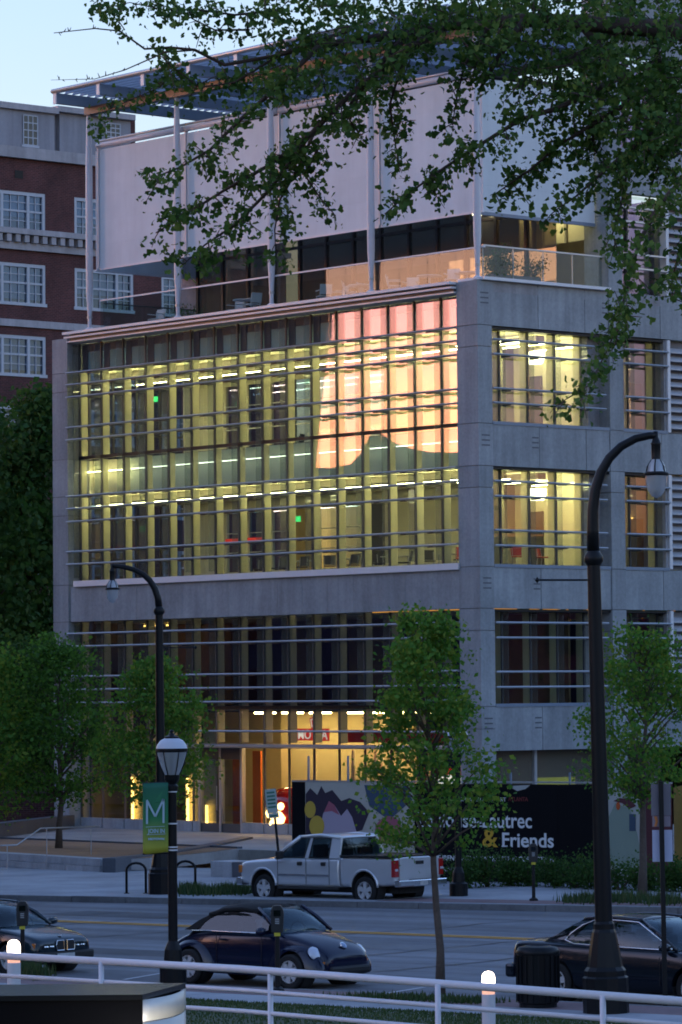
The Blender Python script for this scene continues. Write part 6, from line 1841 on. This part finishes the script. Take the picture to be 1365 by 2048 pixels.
many(bc, [(PB(bayu(k, f), w, z), ROTB + RND.uniform(-1.5, 1.5), 'black desk chair behind the glass of the %s window bay on the %s lit floor' % (bayw[k], n_)) for k, f, w, z, n_ in chs])
rc = chair_proto('red_chair', 'red chair at the white table nearest the corner column on the lower lit floor', redc, alu, PB(bayu(14, .1), 2.6, L3), ROTB + .8, 'red chairs in the corner room')
many(rc, [(PB(bayu(15, .35), 2.5, L3), ROTB - .9, 'red chair partly hidden by the corner column on the lower lit floor'), (PB(-1.5, 3.3, L3), ROTB + 1.2, 'red chair just inside the side street window of the lower lit floor'), (PB(-1.6, 4.6, L3), ROTB + 2.0, 'second red chair behind the side street window, nearer the pendant lamps')])
paper = mat('white_drawing_board', (.72, .70, .6), .6, nscale=4, namt=.04)
bd = thing('drawing_board', 'white drawing board leaning on a table in the sixth bay of the upper lit floor', 'board', loc=PB(bayu(6, .3), 5.6, L4), rz=ROTB, group='tilted drawing boards')
MB().prism([(-.45, 0, .75), (.45, 0, .75), (.25, .3, 1.45), (-.45, .3, 1.45)], (0, .03, .0)).build('board', paper, bd)
for x in (-.4, .4): MB().tube([(x, .1, 0), (x, .1, .8)], .02, 6).build('leg', alu, bd)
many(bd, [(PB(bayu(k, .3), 5.6, L4), ROTB, 'white drawing board leaning on a table in the %s bay of the upper lit floor' % bayw[k]) for k in (8, 9)])
# ------------------------------------------------------------------ background trees behind the museum (seen through the rear windows and reflected)
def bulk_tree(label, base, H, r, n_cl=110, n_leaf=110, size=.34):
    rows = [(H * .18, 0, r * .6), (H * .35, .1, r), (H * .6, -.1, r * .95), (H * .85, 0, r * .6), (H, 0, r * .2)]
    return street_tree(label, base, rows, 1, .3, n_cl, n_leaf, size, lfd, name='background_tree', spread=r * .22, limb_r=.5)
bulk_tree('tree behind the museum seen through the rear windows of the lit floors', PB(-15, 34, 0), 21, 5.5)
bulk_tree('tree behind the museum, seen through the far end rear windows', PB(-30, 36, 0), 22, 6.0)
bulk_tree('tree behind the museum seen in the middle rear windows', PB(-4, 38, 0), 18, 4.5)
# ------------------------------------------------------------------ big near tree whose boughs hang into the picture
GY = 35.0
gb_ = Vector((6.6, 36.0, 0)); gb_.z = lawn_z(*sv(gb_))
gk = thing('ginkgo_tree', 'big near ginkgo tree whose dark leafy boughs hang across the top of the photo', 'tree', loc=gb_)
def gp(x, y, dz=0.0): return at_depth(x, y, GY + dz) - gb_
tr_top = gp(1480, 60, 0)
MB().tube([Vector((0, 0, -.2)), Vector((.05, 0, 2)), Vector((-.1, 0, 5)), gp(1560, 300, .6), gp(1540, 60, .5), gp(1500, -200, .3)], [.42, .33, .28, .25, .21, .14], 14).build('trunk', barkd, gk, smooth=True)
# boughs in photo positions, each at its own distance: (points, start radius, leaf spread px, leaves per px)
boughs = [
    ([(1545, 120), (1350, 60), (1150, 45), (1050, 40), (900, 50), (760, 75), (640, 90), (560, 110)], .105, 0, 0, 0.6),
    ([(900, 50), (800, 110), (700, 190), (620, 270), (540, 330), (450, 380), (370, 430), (312, 466)], .035, 26, 1.5, -.4),
    ([(640, 90), (560, 170), (480, 240), (420, 300), (360, 335), (303, 357)], .028, 24, 1.5, -.8),
    ([(620, 270), (540, 380), (470, 450), (410, 490), (366, 530)], .022, 30, 1.7, -.2),
    ([(640, 240), (600, 330), (560, 400), (550, 460), (552, 505)], .018, 24, 1.4, .3),
    ([(640, 290), (610, 350), (640, 395), (672, 432)], .014, 16, 1.0, .5),
    ([(720, 170), (700, 240), (720, 270), (738, 262)], .014, 22, 1.5, .6),
    ([(700, 60), (560, 110), (450, 130), (390, 100), (340, 95), (290, 98), (240, 62), (190, 57), (108, 66)], .022, 0, 0, .2),
    ([(560, 110), (470, 165), (400, 175), (340, 130), (300, 90)], .014, 30, 1.5, .3),
    ([(390, 100), (330, 105), (250, 140), (190, 158), (102, 160)], .010, 0, 0, .2),
    ([(330, 105), (345, 140), (320, 175), (250, 205), (205, 225), (198, 260)], .008, 16, 1.1, .2),
    ([(560, 20), (470, 30), (400, 20), (330, 20), (260, 5), (185, 22)], .014, 18, .9, -.2),
    ([(500, 60), (430, 60), (360, 25), (300, 0)], .012, 20, .9, -.2),
    ([(250, 60), (240, 45), (215, 20), (200, 15)], .006, 13, .9, .2),
    ([(850, 60), (800, 140), (780, 210), (790, 280), (800, 345)], .02, 24, 1.5, .9),
    ([(980, 50), (930, 130), (915, 190), (905, 250)], .02, 26, 1.4, .4),
    ([(1250, 150), (1120, 215), (1040, 240), (960, 290), (890, 335), (820, 385), (770, 428)], .03, 24, 1.6, -.3),
    ([(1300, 180), (1200, 240), (1120, 290), (1060, 340), (985, 392)], .028, 30, 1.8, .2),
    ([(1360, 230), (1270, 290), (1200, 350), (1150, 395), (1112, 420)], .024, 26, 1.5, -.4),
    ([(1480, 200), (1390, 330), (1320, 410), (1280, 480), (1258, 560), (1238, 640), (1232, 690)], .03, 30, 1.5, -2.6),
    ([(1258, 560), (1240, 640), (1215, 700), (1180, 770), (1130, 800), (1112, 826)], .014, 22, .85, -3.2),
    ([(1500, 250), (1400, 420), (1360, 500), (1345, 560), (1345, 600)], .025, 24, 1.2, -1.2),
    ([(1530, 200), (1400, 250), (1330, 300), (1300, 380)], .035, 40, 2.6, .1),
    ([(1300, 240), (1260, 310), (1245, 400), (1225, 470), (1245, 520)], .02, 26, 1.4, -.6),
    ([(1180, 220), (1190, 300), (1230, 340)], .02, 34, 2.2, .5),
]
tw_ = MB()
leafP = []
def jit(p, a): return (p[0] + RND.gauss(0, a), p[1] + RND.gauss(0, a))
for i, (pts, r0, spr, dens, dz) in enumerate(boughs):
    path = [gp(x, y, dz * (.3 + .7 * k / max(1, len(pts) - 1))) for k, (x, y) in enumerate(pts)]
    n = len(path)
    b = MB(); b.tube(path, [r0 * (1 - .82 * k / (n - 1)) for k in range(n)], 7 if i else 10)
    b.build('bough', barkd, gk, smooth=True)
    for k in range(n - 1):
        (x0, y0), (x1, y1) = pts[k], pts[k + 1]
        L_px = math.hypot(x1 - x0, y1 - y0)
        if not spr:
            # bare budding twig: short spurs
            for q in range(int(L_px / 9)):
                f = RND.random(); p = path[k].lerp(path[k + 1], f)
                tw_.tube([p, p + Vector((RND.uniform(-.02, .02), RND.uniform(-.02, .02), RND.uniform(-.035, .045)))], [.006, .003], 4)
            continue
        for q in range(int(L_px / 13) + 1):
            f = RND.random()
            c = (x0 + (x1 - x0) * f, y0 + (y1 - y0) * f)
            e = jit(c, spr * .8); dd = dz + RND.gauss(0, .35)
            p0 = path[k].lerp(path[k + 1], f); p1 = gp(e[0], e[1] + spr * .25, dd)
            tw_.tube([p0, p0.lerp(p1, .5) + Vector((0, 0, .02)), p1], [.007, .005, .003], 4)
            for z in range(int(13 * dens)):
                g_ = RND.random()
                lp = p0.lerp(p1, .25 + .8 * g_)
                leafP.append(lp + Vector((RND.gauss(0, .055), RND.gauss(0, .07), RND.gauss(0, .055))))
# the dense crown mass above
poly = [(520, -60), (1420, -60), (1420, 300), (1290, 300), (1230, 250), (1150, 230), (1080, 190), (1010, 165), (960, 140), (900, 140), (850, 110), (790, 150), (740, 185), (690, 190), (640, 200), (590, 170), (540, 120), (520, 70)]
def inside(x, y):
    c = False; j = len(poly) - 1
    for i in range(len(poly)):
        xi, yi = poly[i]; xj, yj = poly[j]
        if (yi > y) != (yj > y) and x < (xj - xi) * (y - yi) / (yj - yi) + xi: c = not c
        j = i
    return c
from mathutils import noise as mnoise
cnt = 0
while cnt < 470:
    x, y = RND.uniform(510, 1420), RND.uniform(-60, 310)
    if not inside(x, y): continue
    if x < 1000 and RND.random() < .30: continue
    if mnoise.noise(Vector((x / 60, y / 60, 3.1))) < -.10 and RND.random() < .85: continue
    cnt += 1
    dd = RND.gauss(.2, .8)
    c = gp(x, y, dd); e = c + Vector((RND.gauss(0, .16), RND.gauss(0, .2), RND.gauss(-.05, .12)))
    tw_.tube([c, e], [.008, .003], 4)
    for z in range(RND.randint(14, 34)):
        leafP.append(c.lerp(e, RND.uniform(-.3, 1.2)) + Vector((RND.gauss(0, .075), RND.gauss(0, .1), RND.gauss(0, .065))))
for pts in ([(1160, 45), (1220, 120), (1260, 200)], [(1050, 42), (1000, 110), (960, 180)], [(1300, 60), (1330, 160), (1330, 260)], [(820, 66), (760, 130), (700, 210)], [(1365, 40), (1220, 70), (1120, 130), (1100, 230)]):
    path = [gp(x, y, .3) for x, y in pts]
    MB().tube(path, [.045, .028, .016, .01][:len(path)], 7).build('bough', barkd, gk, smooth=True)
tw_.build('twigs', barkd, gk)
gl_ = [mat('ginkgo_leaf', (.058, .12, .030), .7, trans=.25, spec=.12), mat('ginkgo_leaf_dark', (.036, .082, .022), .7, trans=.25, spec=.12), mat('ginkgo_leaf_light', (.085, .15, .038), .7, trans=.25, spec=.12)]
LP = np.array([tuple(p) for p in leafP])
NPR.shuffle(LP)
o = bpy.data.objects.new('foliage', leaf_cloud(LP[300:], .051, gl_, fan=True, flat=.9)); COL.objects.link(o); o.parent = gk; o['kind'] = 'stuff'
protos = []
for i in range(6):
    me = leaf_cloud(np.zeros((1, 3)), .053, [gl_[i % 3]], fan=True, flat=.9); me.name = 'leaf'; protos.append(me)
for p in LP[:300]:
    o = bpy.data.objects.new('leaf', RND.choice(protos)); COL.objects.link(o); o.parent = gk; o.location = p
# ------------------------------------------------------------------ outside the frame: west side mirrored in the glass, plus added light blockers
def mirror_dir(px, py):
    d = pray(px, py).normalized(); n = -EW
    P = on_plane(px, py, CB + EW * GW, EW)
    return P, (d - n * (2 * d.dot(n))).normalized()
def mirror_at(px, py, dist):
    P, d = mirror_dir(px, py)
    return P + d * dist
wb = thing('offframe_tower', 'plain dark office block west of the street, mirrored in the museum glass', 'building')
A_ = mirror_at(640, 700, 75); B2 = mirror_at(-160, 700, 75)
zt_ = mirror_at(640, 540, 75).z + 9
A_.z = B2.z = -1
dr_ = mirror_dir(640, 700)[1]; dr_.z = 0; dr_.normalize()
wallc = mat('office_dark_cladding', (.05, .05, .055), .7, nscale=2, namt=.2)
zt_ = mirror_at(640, 540, 75).z + 9
prof_ = [mirror_at(x, y, 75) for x, y in ((612, 1000), (626, 930), (632, 850), (640, 770), (650, 680), (664, 590))]
prof_ = [Vector((prof_[0].x, prof_[0].y, -1))] + prof_ + [Vector((prof_[-1].x, prof_[-1].y, zt_)), Vector((B2.x, B2.y, zt_)), Vector((B2.x, B2.y, -1))]
MB().prism(prof_, dr_ * 22).build('wall', wallc, wb)
ax_ = (B2 - A_).normalized(); nn_ = -dr_
for fl in range(int(zt_ / 3.6)):
    for k in range(int((B2 - A_).length / 2.6)):
        p = A_ + ax_ * (1 + k * 2.6) + nn_ * .03 + Vector((0, 0, 2.2 + fl * 3.6))
        MB().prism([p, p + ax_ * 1.7, p + ax_ * 1.7 + nn_ * .05, p + nn_ * .05], (0, 0, 1.9)).build('window', MATS['dark_window_glass'], wb)
def west_tree(label, P, top, r, **k):
    b = Vector((P.x, P.y, -.5))
    return bulk_tree(label, b, top + .5, r, **k)
silhouette = thing('curved_silhouette', 'dark hall with curved top, added to be mirrored in the museum glass', 'building')  # added mass, its top shaped to edge the reflected sky
rp_ = [(520, 930), (600, 934), (660, 936), (700, 928), (722, 905), (738, 872), (750, 858), (762, 868), (785, 884), (820, 897), (860, 904), (905, 905), (960, 900), (1010, 880), (1060, 860), (1110, 850), (1180, 860)]
pp_ = [mirror_at(x, y, 62) for x, y in rp_]
base_ = [Vector((pp_[-1].x, pp_[-1].y, -1)), Vector((pp_[0].x, pp_[0].y, -1))]
MB().prism(pp_ + base_, dr_ * 9).build('wall', wallc, silhouette)
for k in range(14):
    p = pp_[0].lerp(pp_[-1], (k + .5) / 14); p.z = 2.5
    MB().prism([p, p + (pp_[-1] - pp_[0]).normalized() * .9 * Vector((1, 1, 0)).length / 1.4, p + Vector((0, 0, 3)) + (pp_[-1] - pp_[0]).normalized() * .6, p + Vector((0, 0, 3))], -dr_ * .05).build('window', MATS['dark_window_glass'], silhouette)
for i, (X, Y, H, r) in enumerate(((-33, 60, 15, 6), (-48, 50, 17, 7), (-60, 95, 20, 8), (-62, 36, 18, 8), (-50, -10, 16, 7))):
    bulk_tree('big dark street tree %s on the near western side, outside the frame' % bayw[i], Vector((X, Y, -.5)), H, r, n_cl=90, n_leaf=80, size=.5)
lb2 = thing('unseen_block', 'long low dark block added to screen the low west glow, outside the frame', 'building', loc=(-112, 20, -1))  # added wall that blocks the low western glow
B(-8, 8, -110, 120, 0, 17).build('wall', wallc, lb2)
for fl in range(4):
    for k in range(40):
        B(8.02, 8.06, -104 + k * 5.4, -101 + k * 5.4, 1.6 + fl * 3.9, 3.8 + fl * 3.9).build('window', MATS['dark_window_glass'], lb2)
lb3 = thing('unseen_block', 'dark brick apartment block on the south side behind the viewer, outside the frame', 'building', loc=(-30, -70, -1))
B(-70, 60, -8, 8, 0, 19).build('wall', brickm, lb3)
for i, (X, Y, H, r) in enumerate(((36, 78, 15, 6), (46, 96, 18, 7), (50, 66, 19, 8), (54, 112, 20, 8))):  # trees added to dim the side face and pavement
    bulk_tree('big dark street tree %s added on the eastern side, outside the frame' % bayw[i], Vector((X, Y, -.3)), H, r, n_cl=90, n_leaf=80, size=.5)

ob2 = thing('offframe_tower', 'second tall dark block added south of the first, outside the frame', 'building')  # added tower that narrows the western glow to a slot
A3 = mirror_at(1075, 700, 75); A3.z = -1
d3 = mirror_dir(1075, 700)[1]; d3.z = 0; d3.normalize()
MB().prism([A3, A3 - ax_ * 70, A3 - ax_ * 70 + d3 * 22, A3 + d3 * 22], (0, 0, 42)).build('wall', wallc, ob2)
for fl in range(11):
    for k in range(26):
        p = A3 - ax_ * (2.6 + k * 2.6) - d3 * .03 + Vector((0, 0, 2.2 + fl * 3.6))
        MB().prism([p, p + ax_ * 1.7, p + ax_ * 1.7 - d3 * .05, p - d3 * .05], (0, 0, 1.9)).build('window', MATS['dark_window_glass'], ob2)

lb4 = thing('unseen_block', 'long dark brick block added to screen the east horizon, outside the frame', 'building', loc=(92, 70, -1))  # added wall that keeps the orange east horizon out of the windows
B(-7, 7, -110, 150, 0, 15).build('wall', brickm, lb4)
for fl in range(4):
    for k in range(44):
        B(-7.06, -7.02, -106 + k * 5.8, -103.6 + k * 5.8, 1.4 + fl * 3.5, 3.3 + fl * 3.5).build('window', MATS['dark_window_glass'], lb4)
